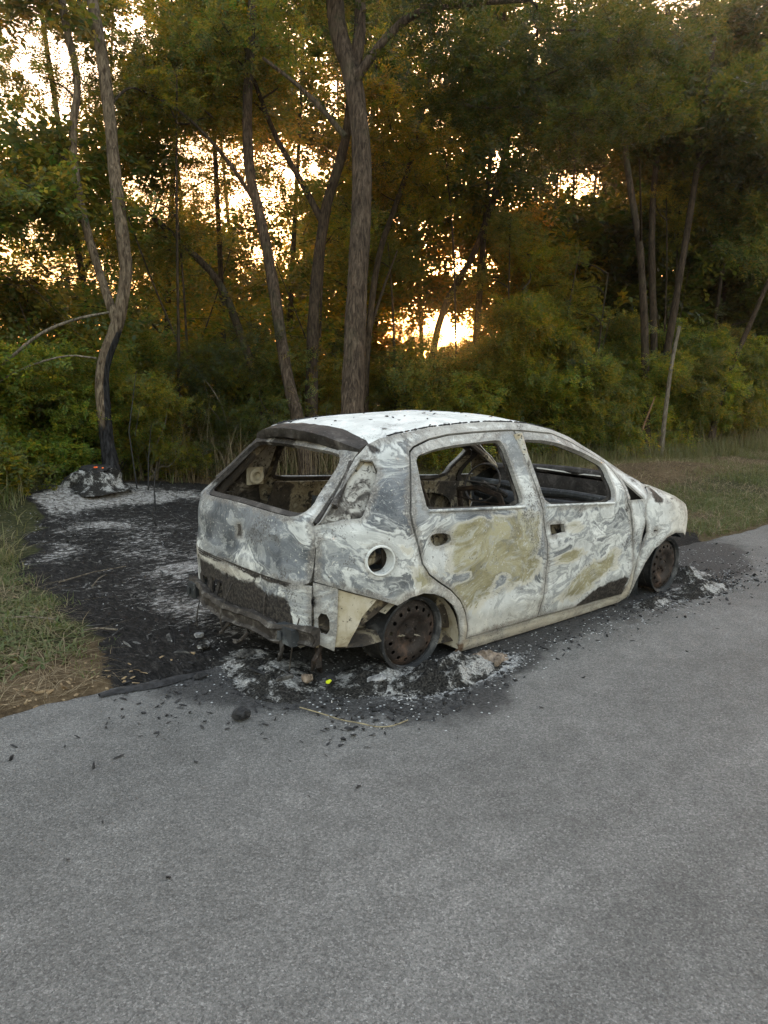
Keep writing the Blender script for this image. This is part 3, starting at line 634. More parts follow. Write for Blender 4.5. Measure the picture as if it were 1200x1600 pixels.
# roof: a crowned sheet with a scorched seam along each edge
def roof_edge(x): return np.interp(x, [p[0] for p in drip], [p[1] for p in drip])
def roof_hw(x): return half(x, roof_edge(x))-.004
def roof_z(x, y): 
    t_ = np.clip(np.abs(y)/roof_hw(x), 0, 1); return roof_edge(x)+.048*(1-t_**2.2)-.006+.012*(fbm(x*2.5, y*2.5, 3, 3)-.5)+.004*np.exp(-((np.abs(y)-.42)/.02)**2)
rxs = np.linspace(-.13, 1.40, 30); hw = roof_hw(rxs)
ro = [(x_, -h_) for x_, h_ in zip(rxs, hw)]+[(1.46, -.3), (1.48, 0), (1.46, .3)]+[(x_, h_) for x_, h_ in zip(rxs[::-1], hw[::-1])]+[(-.17, .3), (-.185, 0), (-.17, -.3)]
P, T = cdt(ro, [], .035); P3 = np.stack([P[:, 0], P[:, 1], roof_z(P[:, 0], P[:, 1])], 1)
V, TT, m, _ = shell(P3, T, .010, np.tile([0., 0, 1], (len(P3), 1)))
roof = link('roof', mesh_np('roof', V, TT, [M_BURNT, M_SOOT], m, paint_side(V, 'roof'), sharp=40), car, OFF); roof['label'] = 'pale ash-white roof sheet with black seam crumbs'
for s_ in (-1, 1):
    for k_ in range(26):   # crumbs of burnt seam sealant, lumps of uneven length
        x0 = -.02+k_*.054+rng.random()*.02; ln = .035+.045*rng.random(); xx = np.linspace(x0, x0+ln, 5); rr = np.array([.003, .005, .004, .006, .003])*(0.7+.6*rng.random(5))
        g = Geo(); g.tube([(x_, s_*(float(roof_hw(x_))-.006), float(roof_edge(x_))+.003) for x_ in xx], rr, 6, jitter=.5); g.build('seam_sealant', [M_CHARRED], car, OFF)
g = Geo()
for i in range(60):
    x_ = rng.uniform(-.1, 1.35); y_ = rng.uniform(-.5, .5); z_ = float(roof_z(np.array(x_), np.array(y_))); r_ = rng.uniform(.004, .013)
    V = rng.normal(size=(7, 3)); V /= np.linalg.norm(V, axis=1)[:, None]; V *= r_*np.array([1.6, 1, .5]); import bmesh
    bm = bmesh.new(); [bm.verts.new(q_) for q_ in V]; bmesh.ops.convex_hull(bm, input=bm.verts); bm.verts.ensure_lookup_table(); bm.verts.index_update()
    T = [[v.index for v in f.verts] for f in bm.faces]; VV = np.array([v.co[:] for v in bm.verts]); bm.free(); g.add(VV+[x_, y_, z_+.003], T)
tag(g.build('roof_crumbs', [M_CHARRED], car, OFF), kind='stuff')

# windscreen header, cowl, hood, nose
g = Geo(); t_ = np.linspace(-1, 1, 15); g.tube([(1.47-.03*a*a, a*.50, 1.185+.05*(1-a*a)) for a in t_], .022, 8); g.build('windscreen_header', [M_SOOT], car, OFF)
g = Geo(); g.tube([(2.30-.08*a*a+.12*(1-a*a), a*.68, .80+.02*(1-a*a)) for a in t_], .035, 8); g.build('cowl_panel', [M_SOOT], car, OFF)
def hood_hw(x): return half(x, np.interp(x, [2.2, 2.34, 2.48, 2.61, 2.82, 3.0], [.81, .795, .748, .69, .622, .56]))-.006
def hood_z(x, y): 
    e_ = np.interp(x, [2.2, 2.34, 2.48, 2.61, 2.82, 3.0, 3.1], [.81, .80, .753, .70, .632, .57, .52]); return e_+.03*(1-np.clip(np.abs(y)/.7, 0, 1)**2)
hx = np.linspace(2.27, 2.98, 12); hh = hood_hw(hx)
ho = [(a, -b) for a, b in zip(hx, hh)]+[(3.06, 0)]+[(a, b) for a, b in zip(hx[::-1], hh[::-1])]+[(2.40, 0)]
P, T = cdt(ho, [], .05); P3 = np.stack([P[:, 0], P[:, 1], hood_z(P[:, 0], P[:, 1])], 1); V, TT, m, _ = shell(P3, T, .01, np.tile([0., 0, 1], (len(P3), 1)))
link('hood', mesh_np('hood', V, TT, [M_BURNT, M_SOOT], m, paint_side(V, 'hood'), sharp=40), car, OFF)
g = Geo(); g.tube([(3.0-.35*a*a*a*a-.12*a*a, a*.60, .47) for a in t_], .05, 8); g.build('front_bumper_bar', [M_BEAM], car, OFF)
g = Geo(); g.tube([(2.92-.25*a*a*a*a, a*.62, .58) for a in t_], .03, 8); g.build('front_crossmember', [M_SOOT], car, OFF)
g = Geo(); g.box((2.62, 0, .42), (.5, .5, .35), taper=.8); g.tube([(2.4, -.3, .60), (2.75, -.28, .6)], .05, 10); g.tube([(2.4, .05, .62), (2.75, .12, .58)], .06, 10); g.build('engine_block', [M_RIM], car, OFF)

# tailgate: seen in (y, z)
def tail_x(y, z, seed=0): 
    y = np.asarray(y)
    r_ = np.clip(np.abs(y)/Hh(z), 0, .999); L = .3-xrear(z)
    x = .3-L*(1-r_**4)**.25
    x = x-.008*(fbm(y*3, z*4, 51, 3)-.5)*2-.010*np.exp(-((z-.842)/.014)**2)*(np.abs(y) < .6) + .010*sstep(.86, .90, z)*0
    x = x+.02*np.exp(-(((y+.02)/.05)**2+((z-.70)/.06)**2)) + .010*np.exp(-(((y+.37)/.05)**2+((z-.70)/.045)**2)) - .010*np.exp(-(np.abs(np.hypot((y+.37), (z-.70)*1.1)-.055)/.012)**2)
    x = x-.010*np.exp(-((z-.60+.03*np.cos(y*3))/.02)**2)*(np.abs(y) < .55)
    return x-.014*sstep(.60, .52, z)-.004
seam = [(.505, 1.186), (.511, 1.124), (.553, .97), (.589, .81), (.612, .76), (.618, .69), (.606, .545)]
tgo = [(-a, b) for a, b in seam]+[(-.60, .53), (-.54, .500), (-.50, .515), (-.44, .500), (-.36, .505), (-.2, .492), (-.05, .497), (.05, .497), (.36, .487), (.54, .492)]+[(a, b) for a, b in reversed(seam)]
gl_ = [(-.40, 1.142), (-.45, 1.108), (-.472, 1.053), (-.489, .95), (-.512, .90), (-.498, .862), (-.46, .842), (-.38, .843), (-.11, .850), (.11, .850), (.38, .843), (.46, .842), (.498, .862), (.512, .90), (.489, .95), (.472, 1.053), (.45, 1.108), (.40, 1.142), (.13, 1.15), (-.13, 1.15)]
def rear_panel(name, outline, holes, kind, step=.026, thick=.012, inner=None, mat=None, dx=0.0, fx=tail_x):
    P, T = cdt(outline, holes, step); y, z = P.T; P3 = np.stack([fx(y, z)+dx, y, z], 1)
    ref = np.tile([-1., 0, .2], (len(P3), 1)); ref[:, 1] = np.sign(y)*(np.abs(y) > .5)*.5
    V, TT, m, _ = shell(P3, T, thick, ref)
    at_ = paint_side(V, kind); e_ = edge_attr(P, [outline]+list(holes)); at_['edge'] = np.tile(np.clip(1-e_/.07, 0, 1), 2)[:, None]*[1., 1, 1]
    return link(name, mesh_np(name, V, TT, [mat or M_BURNT, inner or M_INNER], m, at_, sharp=38), car, OFF)
lock = [(-.015, .738), (.015, .738), (.012, .71), (.018, .672), (-.018, .672), (-.012, .71)]
tg = rear_panel('tailgate', inset(tgo, .004), [chaikin(gl_, 1), [(a-.005, b) for a, b in lock]], 'tailgate', .024, .028)
tg['label'] = 'grey and white flaked tailgate without its glass'
ring_o = inset(chaikin(gl_, 1), -.03)
rear_panel('rear_window_flange', inset(chaikin(gl_, 1), -.004), [inset(chaikin(gl_, 1), .014)], 'tailgate', .05, .008, M_SOOT, M_SOOT, dx=.030)
for s_ in (-1, 1):
    g = Geo(); g.tube([(-.16, s_*.50, 1.14), (-.30, s_*.535, 1.0), (-.41, s_*.56, .90), (-.50, s_*.585, .82)], [.014, .013, .013, .015], 8); g.build('tailgate_strut', [M_SOOT], car, OFF)
    g = Geo(); g.tube([(-.13, s_*.50, 1.12), (-.25, s_*.53, .99), (-.38, s_*.56, .86), (-.46, s_*.59, .72), (-.48, s_*.59, .52)], [.03, .028, .03, .03, .03], 8); g.build('rear_pillar_inner', [M_INNER], car, OFF)
# roof spoiler
pts_t = np.linspace(-1, 1, 25); g = Geo(); V = []
for a in pts_t:
    h_ = .51*a; zt = 1.262-.075*abs(a)**2.4; xf_ = -.10+.02*a*a; xb = -.262+.085*abs(a)**3; zb = zt-.022
    sec = [(xf_, zt), ((xf_+xb)/2, zt-.002), (xb, zb), (xb+.006, zb-.050), (xb+.02, zb-.058), (xf_+.01, zt-.075)]
    V += [(x_+.004*rng.normal()*.5, h_, z_+.003*rng.normal()*.5) for x_, z_ in sec]
k_ = 6; qd = [(i*k_+j, i*k_+(j+1) % k_, (i+1)*k_+(j+1) % k_, (i+1)*k_+j) for i in range(24) for j in range(k_)]
T = list(to_tris(qd))+[(0, j+1, j) for j in range(1, 5)]+[(24*k_, 24*k_+j, 24*k_+j+1) for j in range(1, 5)]
g.add(V, T); sp_ = g.build('roof_spoiler', [M_SOOT], car, OFF, sharp=50); sp_['label'] = 'blackened roof spoiler over the missing rear window'

# panel under the tailgate, with lamp pocket and dark valance
def low_x(y, z): 
    r_ = np.clip(np.abs(y)/Hh(z), 0, .999); x = .3-(.3-xrear(z))*(1-r_**4)**.25
    return x+.016*sstep(.44, .41, z)+.03*sstep(.40, .34, z)*(np.abs(y) < .55)-.010*(fbm(y*6, z*8, 81, 3)-.5)*2-.012*np.exp(-((z-.485)/.012)**2)-.008*np.exp(-((z-.425)/.010)**2)
lo = [(-.612, .518), (-.60, .22), (-.54, .185), (-.42, .22), (.42, .22), (.54, .20), (.60, .24), (.612, .518)]
rear_panel('rear_lower_panel', lo, [chaikin([(.46, .47), (.54, .475), (.545, .36), (.47, .35)], 1), circle((.10, .43), .018), [(.16, .385), (.30, .38), (.30, .27), (.16, .27)], [(.36, .36), (.44, .36), (.44, .27), (.36, .27)]], 'lower', .026, .012)
g = Geo(); g.box((-.535, .50, .41), (.02, .14, .17)); g.box((-.42, .23, .33), (.02, .3, .2)); g.build('lamp_pocket_back', [M_INNER], car, OFF)
# crash beam, bowed, an open channel with ash on top
g = Geo(); ys_ = np.linspace(.60, -.685, 30); sec0 = [(0, .0), (-.045, .008), (-.055, -.015), (-.038, -.030), (-.036, -.070), (-.052, -.082), (-.036, -.094), (0, -.085)]
V = []
for i, y_ in enumerate(ys_):
    u_ = (y_+.04)/.64; bx = -.635+.085*abs(u_)**2.5; bz = .300-.0*u_+.018*u_*u_ + (-.012*math.exp(-((y_-.1)/.25)**2)); wob_ = .016*(fbm(np.array(y_*7.), np.array(1.), 4, 4)-.5)*2
    V += [(bx+a_+float(wob_), y_, bz+b_*1.0+float(wob_)+.003*rng.normal()) for a_, b_ in sec0]
k_ = 8; qd = [(i*k_+j, i*k_+(j+1) % k_, (i+1)*k_+(j+1) % k_, (i+1)*k_+j) for i in range(29) for j in range(k_)]
g.add(V, list(to_tris(qd))+[(0, j, j+1) for j in range(1, 7)]+[(29*k_, 29*k_+j+1, 29*k_+j) for j in range(1, 7)])
g.build('rear_crash_beam', [M_BEAM], car, OFF, sharp=40)
for y_, w_ in ((-.52, .15), (.48, .10)):
    g = Geo(); g.box((-.585, y_, .265), (.13, w_, .085), taper=.96); g.box((-.66, y_+.02, .262), (.006, .03, .04)); g.build('beam_bracket', [M_DARK], car, OFF, sharp=30)
g = Geo()
for a_, b_, r_ in (([(-.56, .30, .34), (-.62, .28, .20)], 0, .012), ([(-.55, .14, .42), (-.62, .13, .29)], 0, .006), ([(-.60, -.13, .37), (-.63, -.22, .28)], 0, .004)): g.tube(a_, r_, 6)
g.build('beam_stay', [M_BEAM], car, OFF)
g = Geo(); g.tube([(-.47, -.60, .20), (-.52, -.60, .13), (-.50, -.56, .06)], .012, 8); g.tube([(-.44, -.52, .16), (-.46, -.56, .07), (-.42, -.52, .02)], [.015, .02, .012], 8, jitter=.5); g.build('exhaust_bracket', [M_RIM], car, OFF)
g = Geo(); g.tube([(-.45, .10, .14), (-.20, .05, .14), (.15, -.05, .13), (1.9, -.1, .12)], .03, 10); g.tube([(-.45, .10, .16), (-.20, .10, .16)], .06, 14); g.build('exhaust_pipe', [M_RIM], car, OFF)

for i, p_ in enumerate(([(-.64, -.50, .24), (-.66, -.52, .17), (-.65, -.48, .12)], [(-.66, -.20, .20), (-.69, -.16, .14), (-.70, -.12, .13)], [(-.64, .02, .20), (-.68, .06, .13), (-.66, .12, .10)])):
    g = Geo(); P_ = smooth_path(p_); g.tube(P_, .006+.008*rng.random(len(P_)), 7, jitter=.9); g.build('melted_trim', [M_BEAM if i else M_SOOT], car, OFF, sharp=30)
# floor, tunnel, sills
g = Geo(); n_ = 18; X_, Y_ = np.meshgrid(np.linspace(-.5, 2.0, 40), np.linspace(-.74, .74, 24)); Z_ = .13+.10*sstep(.25, .0, X_)+.10*np.exp(-(Y_/.12)**2)*(X_ > .5)+.03*(fbm(X_*5, Y_*5, 8, 4)-.5)-.04*(np.abs(Y_) > .7)
Yc = Y_*np.minimum(1, (half(np.maximum(X_, -.5), X_*0+.3)-.05)/.74); V = np.stack([X_, Yc, Z_], -1).reshape(-1, 3); b = (np.arange(23)[:, None]*40+np.arange(39)).ravel(); g.add(V, to_tris(np.stack([b, b+1, b+41, b+40], 1)))
g.build('floor_pan', [M_INNER], car, OFF)
# bulkhead, dashboard bar, steering column and wheel, seats
g = Geo(); P, T = cdt([(-.72, .12), (.72, .12), (.70, .72), (.60, .80), (-.60, .80), (-.70, .72)], [circle((-.3, .5), .06), circle((.35, .55), .05)], .09)
g.add(np.stack([2.22+.04*(fbm(P[:, 0]*5, P[:, 1]*5, 6, 3)-.5), P[:, 0], P[:, 1]], 1), T); g.build('bulkhead', [M_SOOT], car, OFF)
g = Geo(); g.tube([(1.98, -.70, .70), (1.93, -.3, .72), (1.92, 0, .70), (1.93, .3, .72), (1.98, .70, .70)], [.035, .03, .04, .03, .035], 10); g.tube([(2.05, -.70, .62), (2.0, -.2, .60), (2.05, .1, .55), (2.05, .70, .62)], [.06, .05, .08, .06], 8, jitter=.4); g.build('dashboard_bar', [M_DARK], car, OFF)
g = Geo(); g.tube([(2.0, .36, .62), (1.72, .36, .74)], .022, 8); a = np.linspace(0, 2*math.pi, 25)
g.tube([(1.72+.11*math.sin(t_)*.5, .36+.17*math.cos(t_), .74+.17*math.sin(t_)*.85) for t_ in a], .008, 6, cap=False); g.tube([(1.72, .20, .74), (1.72, .52, .74)], .007, 6); g.build('steering_wheel', [M_SOOT], car, OFF)
for s_ in (-1, 1):
    seat = link('front_seat_frame', None, car, OFF); y0 = s_*.36
    def put(nm, fn): g_ = Geo(); fn(g_); g_.build(nm, [M_RIM], seat, None)
    put('seat_rail', lambda g_: (g_.tube([(1.1, y0-.18, .20), (1.65, y0-.18, .20)], .014, 6), g_.tube([(1.1, y0+.18, .20), (1.65, y0+.18, .20)], .014, 6)))
    put('seat_cushion_frame', lambda g_: (g_.tube([(1.12, y0-.2, .32), (1.6, y0-.2, .36), (1.62, y0+.2, .36), (1.12, y0+.2, .32), (1.12, y0-.2, .32)], .016, 8), [g_.tube([(1.15+.1*i, y0-.19, .32), (1.15+.1*i, y0, .28), (1.15+.1*i, y0+.19, .32)], .004, 4) for i in range(5)]))
    put('seat_back_frame', lambda g_: (g_.tube([(1.12, y0-.21, .30), (.98, y0-.21, .62), (.90, y0-.17, .83), (.895, y0, .86), (.90, y0+.17, .83), (.98, y0+.21, .62), (1.12, y0+.21, .30)], .019, 8), [g_.tube([(1.08-.045*i, y0-.2, .38+.1*i), (1.10-.045*i, y0, .37+.1*i), (1.08-.045*i, y0+.2, .38+.1*i)], .004, 4) for i in range(5)]))
# rear bench: sheet back panels, one fallen forward
def sheet(nm, pts, mat, bump_=.02, th=.008):
    P4 = np.array(pts, float); u_, v_ = np.meshgrid(np.linspace(0, 1, 14), np.linspace(0, 1, 10)); u_ = u_.ravel()[:, None]; v_ = v_.ravel()[:, None]
    V = P4[0]*(1-u_)*(1-v_)+P4[1]*u_*(1-v_)+P4[2]*u_*v_+P4[3]*(1-u_)*v_; nn = np.cross(P4[1]-P4[0], P4[3]-P4[0]); nn /= np.linalg.norm(nn)
    V = V+nn*(bump_*(fbm(u_[:, 0]*5, v_[:, 0]*4, 3, 3)-.5)*2+.012*np.sin(u_[:, 0]*22)*(np.abs(v_[:, 0]-.5) < .35))[:, None]
    b = (np.arange(9)[:, None]*14+np.arange(13)).ravel(); T = to_tris(np.stack([b, b+1, b+15, b+14], 1))
    Vs, TT, m, _ = shell(V, T, th, np.tile(nn, (len(V), 1))); g_ = Geo(); g_.add(Vs, TT); return g_.build(nm, [mat], car, OFF)
sheet('rear_seat_back', [(.12, -.60, .30), (.12, -.08, .30), (-.02, -.08, .78), (-.02, -.60, .78)], M_DARK)
sheet('rear_seat_back', [(.16, -.04, .28), (.16, .58, .28), (.30, .58, .74), (.30, -.04, .74)], M_DARK, .03)
sheet('rear_seat_base', [(.22, -.60, .26), (.22, .60, .26), (.62, .60, .34), (.62, -.60, .34)], M_DARK, .03)
# left-hand inner quarter seen through the rear opening
panel('inner_quarter_trim', [(-.50, .30), (-.50, .78), (-.34, .86), (-.16, 1.08), (.02, 1.13), (.0, .9), (-.06, .8), (-.04, .6), (.0, .42), (-.15, .40), (-.3, .3)], [[(-.40, .80), (-.33, .89), (-.24, .80)], circle((-.14, .90), .03, 16)], 'quarter', 1, .03, .008, M_MOTTLED, inward=.07, mat=M_MOTTLED, fy=lambda x_, z_: half(x_, z_)+.03*(fbm(x_*8, z_*8, 15, 4)-.5))
panel('inner_quarter_trim', [(-.50, .30), (-.50, .78), (-.34, .83), (-.06, .8), (-.04, .6), (.0, .42), (-.15, .40), (-.3, .3)], [[(-.32, .72), (-.19, .72), (-.19, .58), (-.32, .58)]], 'quarter', -1, .03, .008, M_CREAM, inward=.08, mat=M_INNER)
g = Geo(); g.lathe([(.028, 0), (.048, -.004), (.052, -.014), (.044, -.02), (.028, -.018), (.026, .01)], (-.14, .585, .90), k=20); g.box((-.14, .60, .90), (.12, .01, .11)); g.build('belt_anchor_plate', [M_CREAM], car, OFF)
for s_ in (-1, 1):
    g = Geo(); V = [(.96, s_*.60, 1.21), (.97, s_*.68, 1.0), (1.0, s_*.735, .8), (1.0, s_*.745, .5), (1.0, s_*.73, .12)]; g.tube(V, [.03, .032, .038, .05, .06], 8); g.build('centre_pillar', [M_MOTTLED], car, OFF)
    g = Geo(); g.tube([(-.0, s_*.49, 1.205), (.5, s_*.50, 1.245), (1.0, s_*.50, 1.24), (1.35, s_*.50, 1.19), (1.7, s_*.54, 1.06), (2.0, s_*.60, .91), (2.2, s_*.66, .80)], .026, 8); g.build('roof_rail', [M_INNER], car, OFF)
for x_ in (.25, .95):
    g = Geo(); g.tube([(x_, -.50, 1.235), (x_, -.25, 1.275), (x_, .25, 1.275), (x_, .50, 1.235)], .016, 6); g.build('roof_bow', [M_SOOT], car, OFF)
g = Geo(); g.tube([(.03, -.66, .2), (.0, 0, .18), (.03, .66, .2)], .035, 8); g.build('rear_axle_beam', [M_RIM], car, OFF)

# burnt clutter inside: springs, wires and crusts
for i, (a_, b_, c_) in enumerate(((-.35, .35, .30), (-.30, -.05, .28), (-.20, -.38, .30), (.45, -.3, .38), (.5, .3, .38), (.75, -.45, .26), (1.75, -.35, .3))):
    g = Geo(); n_ = 20; u_, v_ = np.meshgrid(np.linspace(-1, 1, n_), np.linspace(-1, 1, n_)); h_ = (1-np.minimum(1, np.hypot(u_, v_)))*(.05+.16*fbm(u_*3+i, v_*3, i, 4)); V = np.stack([a_+u_*.20, b_+v_*.22, c_-.06+h_], -1).reshape(-1, 3); b = (np.arange(n_-1)[:, None]*n_+np.arange(n_-1)).ravel()
    g.add(V, to_tris(np.stack([b, b+1, b+n_+1, b+n_], 1))); g.build('burnt_crust', [M_SOOT if i % 2 else M_INNER], car, OFF)
for i in range(14):
    x0, y0, z0 = rng.uniform(-.45, .1), rng.uniform(-.55, .55), rng.uniform(.35, .6); g = Geo(); p_ = np.cumsum(np.concatenate([[[x0, y0, z0]], rng.normal(size=(6, 3))*[.07, .09, .05]]), 0); p_[:, 2] = np.clip(p_[:, 2], .2, .8); p_[:, 1] = np.clip(p_[:, 1], -.6, .6); p_[:, 0] = np.clip(p_[:, 0], -.5, .5)
    g.tube(smooth_path(p_), .0035, 5); g.build('bare_wire', [M_BEAM if i % 3 else M_RIM], car, OFF)
for i in range(6):
    y0 = -.5+.2*i; t_ = np.linspace(0, 1, 60); g = Geo(); g.tube(np.stack([.30+.028*np.cos(t_*44), y0+.028*np.sin(t_*44), .33+.13*t_], 1), .0028, 5, cap=False); g.build('seat_spring', [M_RIM], car, OFF)
for p_ in ([(-.60, -.30, .46), (-.63, -.31, .40), (-.62, -.29, .30), (-.64, -.33, .21)], [(-.60, .05, .42), (-.66, .02, .36), (-.70, .05, .22), (-.68, .03, .12)], [(-.58, -.56, .35), (-.62, -.55, .20), (-.60, -.50, .06)], [(-.62, .42, .24), (-.66, .40, .14), (-.64, .44, .05)]):
    g = Geo(); g.tube(smooth_path(p_), .004, 5); g.build('hanging_wire', [M_BEAM], car, OFF)

# wheels on bare rims
def make_wheel():
    wroot = link('wheel', None, car)
    RO = .205
    g = Geo()   # barrel with flanges (y = 0 outer face, positive inwards)
    prof = [(RO-.008, .004), (RO, 0), (RO+.003, .006), (RO-.002, .014), (RO-.012, .018), (RO-.013, .045), (RO-.018, .060), (RO-.020, .115), (RO-.013, .135), (RO-.012, .186), (RO+.001, .192), (RO+.002, .200), (RO-.006, .202),
            (RO-.018, .188), (RO-.022, .135), (RO-.027, .115), (RO-.026, .060), (RO-.024, .036), (RO-.022, .018), (RO-.012, .010), (RO-.008, .004)]
    g.lathe(prof, (0, 0, 0), k=64, m=0); g.build('rim_barrel', [M_RIM2], wroot)
    # pierced disc
    nh = 16; holes = [[(.142*math.cos(a0)+.0115*math.cos(t_)*1.0, .142*math.sin(a0)+.0115*math.sin(t_)*1.0) for t_ in np.linspace(0, 2*math.pi, 11)[:-1]] for a0 in [2*math.pi*(i+.5)/nh for i in range(nh)]]
    holes += [circle((.05*math.cos(2*math.pi*i/4+.4), .05*math.sin(2*math.pi*i/4+.4)), .007, 8) for i in range(4)]
    holes.append(circle((0, 0), .028, 18))
    P, T = cdt(circle((0, 0), .1835, 56), holes, .013, .011); r_ = np.hypot(P[:, 0], P[:, 1])
    y_ = np.interp(r_, [.028, .035, .07, .085, .105, .125, .155, .168, .178, .1835], [.030, .034, .036, .030, .014, .010, .018, .022, .036, .040])
    P3 = np.stack([P[:, 0], y_, P[:, 1]], 1); V, TT, m, _ = shell(P3, T, .004, np.tile([0., -1, 0], (len(P3), 1)))
    g = Geo(); g.add(V, TT); g.build('wheel_disc', [M_RIM], wroot, sharp=40)
    g = Geo(); g.lathe([(.0001, .014), (.022, .014), (.030, .022), (.034, .034), (.06, .045), (.10, .07), (.11, .09), (.11, .16), (.001, .16)], (0, 0, 0), k=28); g.build('hub_drum', [M_RIM], wroot)
    for i in range(4):
        a0 = 2*math.pi*i/4+.4; g = Geo(); g.lathe([(.0001, .022), (.008, .022), (.0095, .036)], (.05*math.cos(a0), 0, .05*math.sin(a0)), k=6); g.build('wheel_bolt', [M_RIM], wroot)
    g = Geo()   # steel wire left from the burnt tyre
    for j in range(5):
        ph = rng.random()*6; yy_ = .02+.028*j
        g.tube([((.186-.004*abs(j-2)+.004*math.sin(3*t_+ph))*math.cos(t_), yy_+.010*math.sin(2*t_+ph), (.186+.004*math.sin(4*t_+ph))*math.sin(t_)) for t_ in np.linspace(0, 6.2, 50)], .0016, 4, cap=False)
    g.build('tyre_wire', [M_BEAM], wroot)
    return wroot
def copy_kids(src, dst):
    for ch in list(src.children):
        c = ch.copy(); COL.objects.link(c); c.parent = dst; copy_kids(ch, c)
w0 = make_wheel()
def wheel_place(w, x, s_, cam_, steer, z=.200):
    # outer face outwards; mirrored by turning half round
    w.location = (x-CX, s_*.765, z); w.rotation_euler = (s_*cam_, 0, (math.pi if s_ > 0 else 0)+steer)
wheel_place(w0, 0.0, -1, R(-3), R(-1))
for x_, s_, c_, st in ((2.51, -1, R(-1), R(2)), (0.0, 1, R(2), 0), (2.51, 1, R(1), R(2))):
    w = w0.copy(); COL.objects.link(w); w.parent = car; copy_kids(w0, w); wheel_place(w, x_, s_, c_, st)

# ------------------------------------------------------------ foliage building blocks
def unit(v): return v/(np.linalg.norm(v, axis=-1, keepdims=True)+1e-9)
def leaf_blob(name, nt, nl, nf, ll, lw, droop, seed, R0=1.0, twig_r=.006, pinnate=True, flat=.8):
    """twigs spread from the middle; pinnate leaves along them; every leaflet a folded four-sided blade"""
    r = np.random.default_rng(seed); g = Geo(); LV = []; tint = []
    for i in range(nt):
        d = unit(r.normal(size=3)*[1, 1, .6]); s0 = d*r.uniform(.0, .35)*R0+r.normal(size=3)*.12*R0; ln = r.uniform(.45, .85)*R0
        t = np.linspace(0, 1, 5)[:, None]; bend = r.normal(size=3)*.25
        P = s0+d*ln*t+bend*ln*t**2*.6+np.array([0, 0, -droop*ln*.5])*t**2; P[:, 2] *= flat
        g.tube(P, [twig_r, twig_r*.8, twig_r*.6, twig_r*.4, twig_r*.2], 3, 1, cap=False)
        tt = np.sort(r.random(nl))*.9+.1; pb = np.stack([np.interp(tt, t[:, 0], P[:, k]) for k in range(3)], 1)
        td = unit(np.stack([np.interp(tt, t[:, 0], np.gradient(P[:, k])) for k in range(3)], 1))
        side = unit(np.cross(td, r.normal(size=(nl, 3)))); rd = unit(side+td*r.uniform(-.1, .6, (nl, 1))+[0, 0, -droop*.6])
        L = r.uniform(.7, 1.2, nl)[:, None]*ll*nf*.32 if pinnate else np.full((nl, 1), ll*.6)
        up_ = unit(np.cross(rd, np.cross(np.array([0, 0, 1.])+r.normal(size=(nl, 3))*.45, rd))); sd = np.cross(rd, up_)
        lt = r.random(nl)
        for j in range(nf):
            f = (j//2+1)/((nf+1)//2); s_ = (1 if j % 2 else -1) if j < nf-1 else 0
            c = pb+rd*L*f+np.array([0, 0, -.25*droop])*L*f*f
            dirn = unit(sd*s_+rd*(.35 if s_ else 1.)+up_*r.normal(size=(nl, 1))*.25+[0, 0, -.3*droop]+r.normal(size=(nl, 3))*.15); w = unit(np.cross(dirn, up_))
            l_ = ll*r.uniform(.75, 1.2, (nl, 1)); wd = lw*r.uniform(.8, 1.15, (nl, 1))
            q = np.stack([c, c+dirn*l_*.5+w*wd*.5+up_*wd*.12, c+dirn*l_, c+dirn*l_*.5-w*wd*.5+up_*wd*.12], 1)
            LV.append(q); tint.append(np.repeat(np.stack([lt, r.random(nl), lt*0], 1)[:, None], 4, 1))
    V1, T1, _ = g.arrays(); V2 = np.concatenate(LV).reshape(-1, 3); n2 = len(V2)//4; b = np.arange(n2)[:, None]*4
    T2 = np.concatenate([b+[0, 1, 2], b+[0, 2, 3]])+len(V1)
    tq = np.concatenate(tint); tq = np.clip(tq+r.normal(size=(len(tq), 1, 1))*.16, 0, 1); tn = np.concatenate([np.zeros((len(V1), 3)), tq.reshape(-1, 3)])
    return mesh_np(name, np.concatenate([V1, V2]), np.concatenate([T1, T2]), [M_LEAF, M_BARKD], np.concatenate([np.ones(len(T1)), np.zeros(len(T2))]), {'tint': tn}, smooth=False)
FINE = [leaf_blob('pinnate_foliage', 20, 13, 11, .064, .030, .35, 100+i) for i in range(4)]
DENSE = [leaf_blob('long_pinnate_foliage', 20, 12, 11, .11, .044, .5, 200+i) for i in range(4)]
BROAD = [leaf_blob('broad_foliage', 20, 13, 5, .115, .066, .3, 300+i, twig_r=.005) for i in range(3)]
FAR = [leaf_blob('far_foliage', 20, 15, 7, .10, .055, .3, 350+i) for i in range(3)]

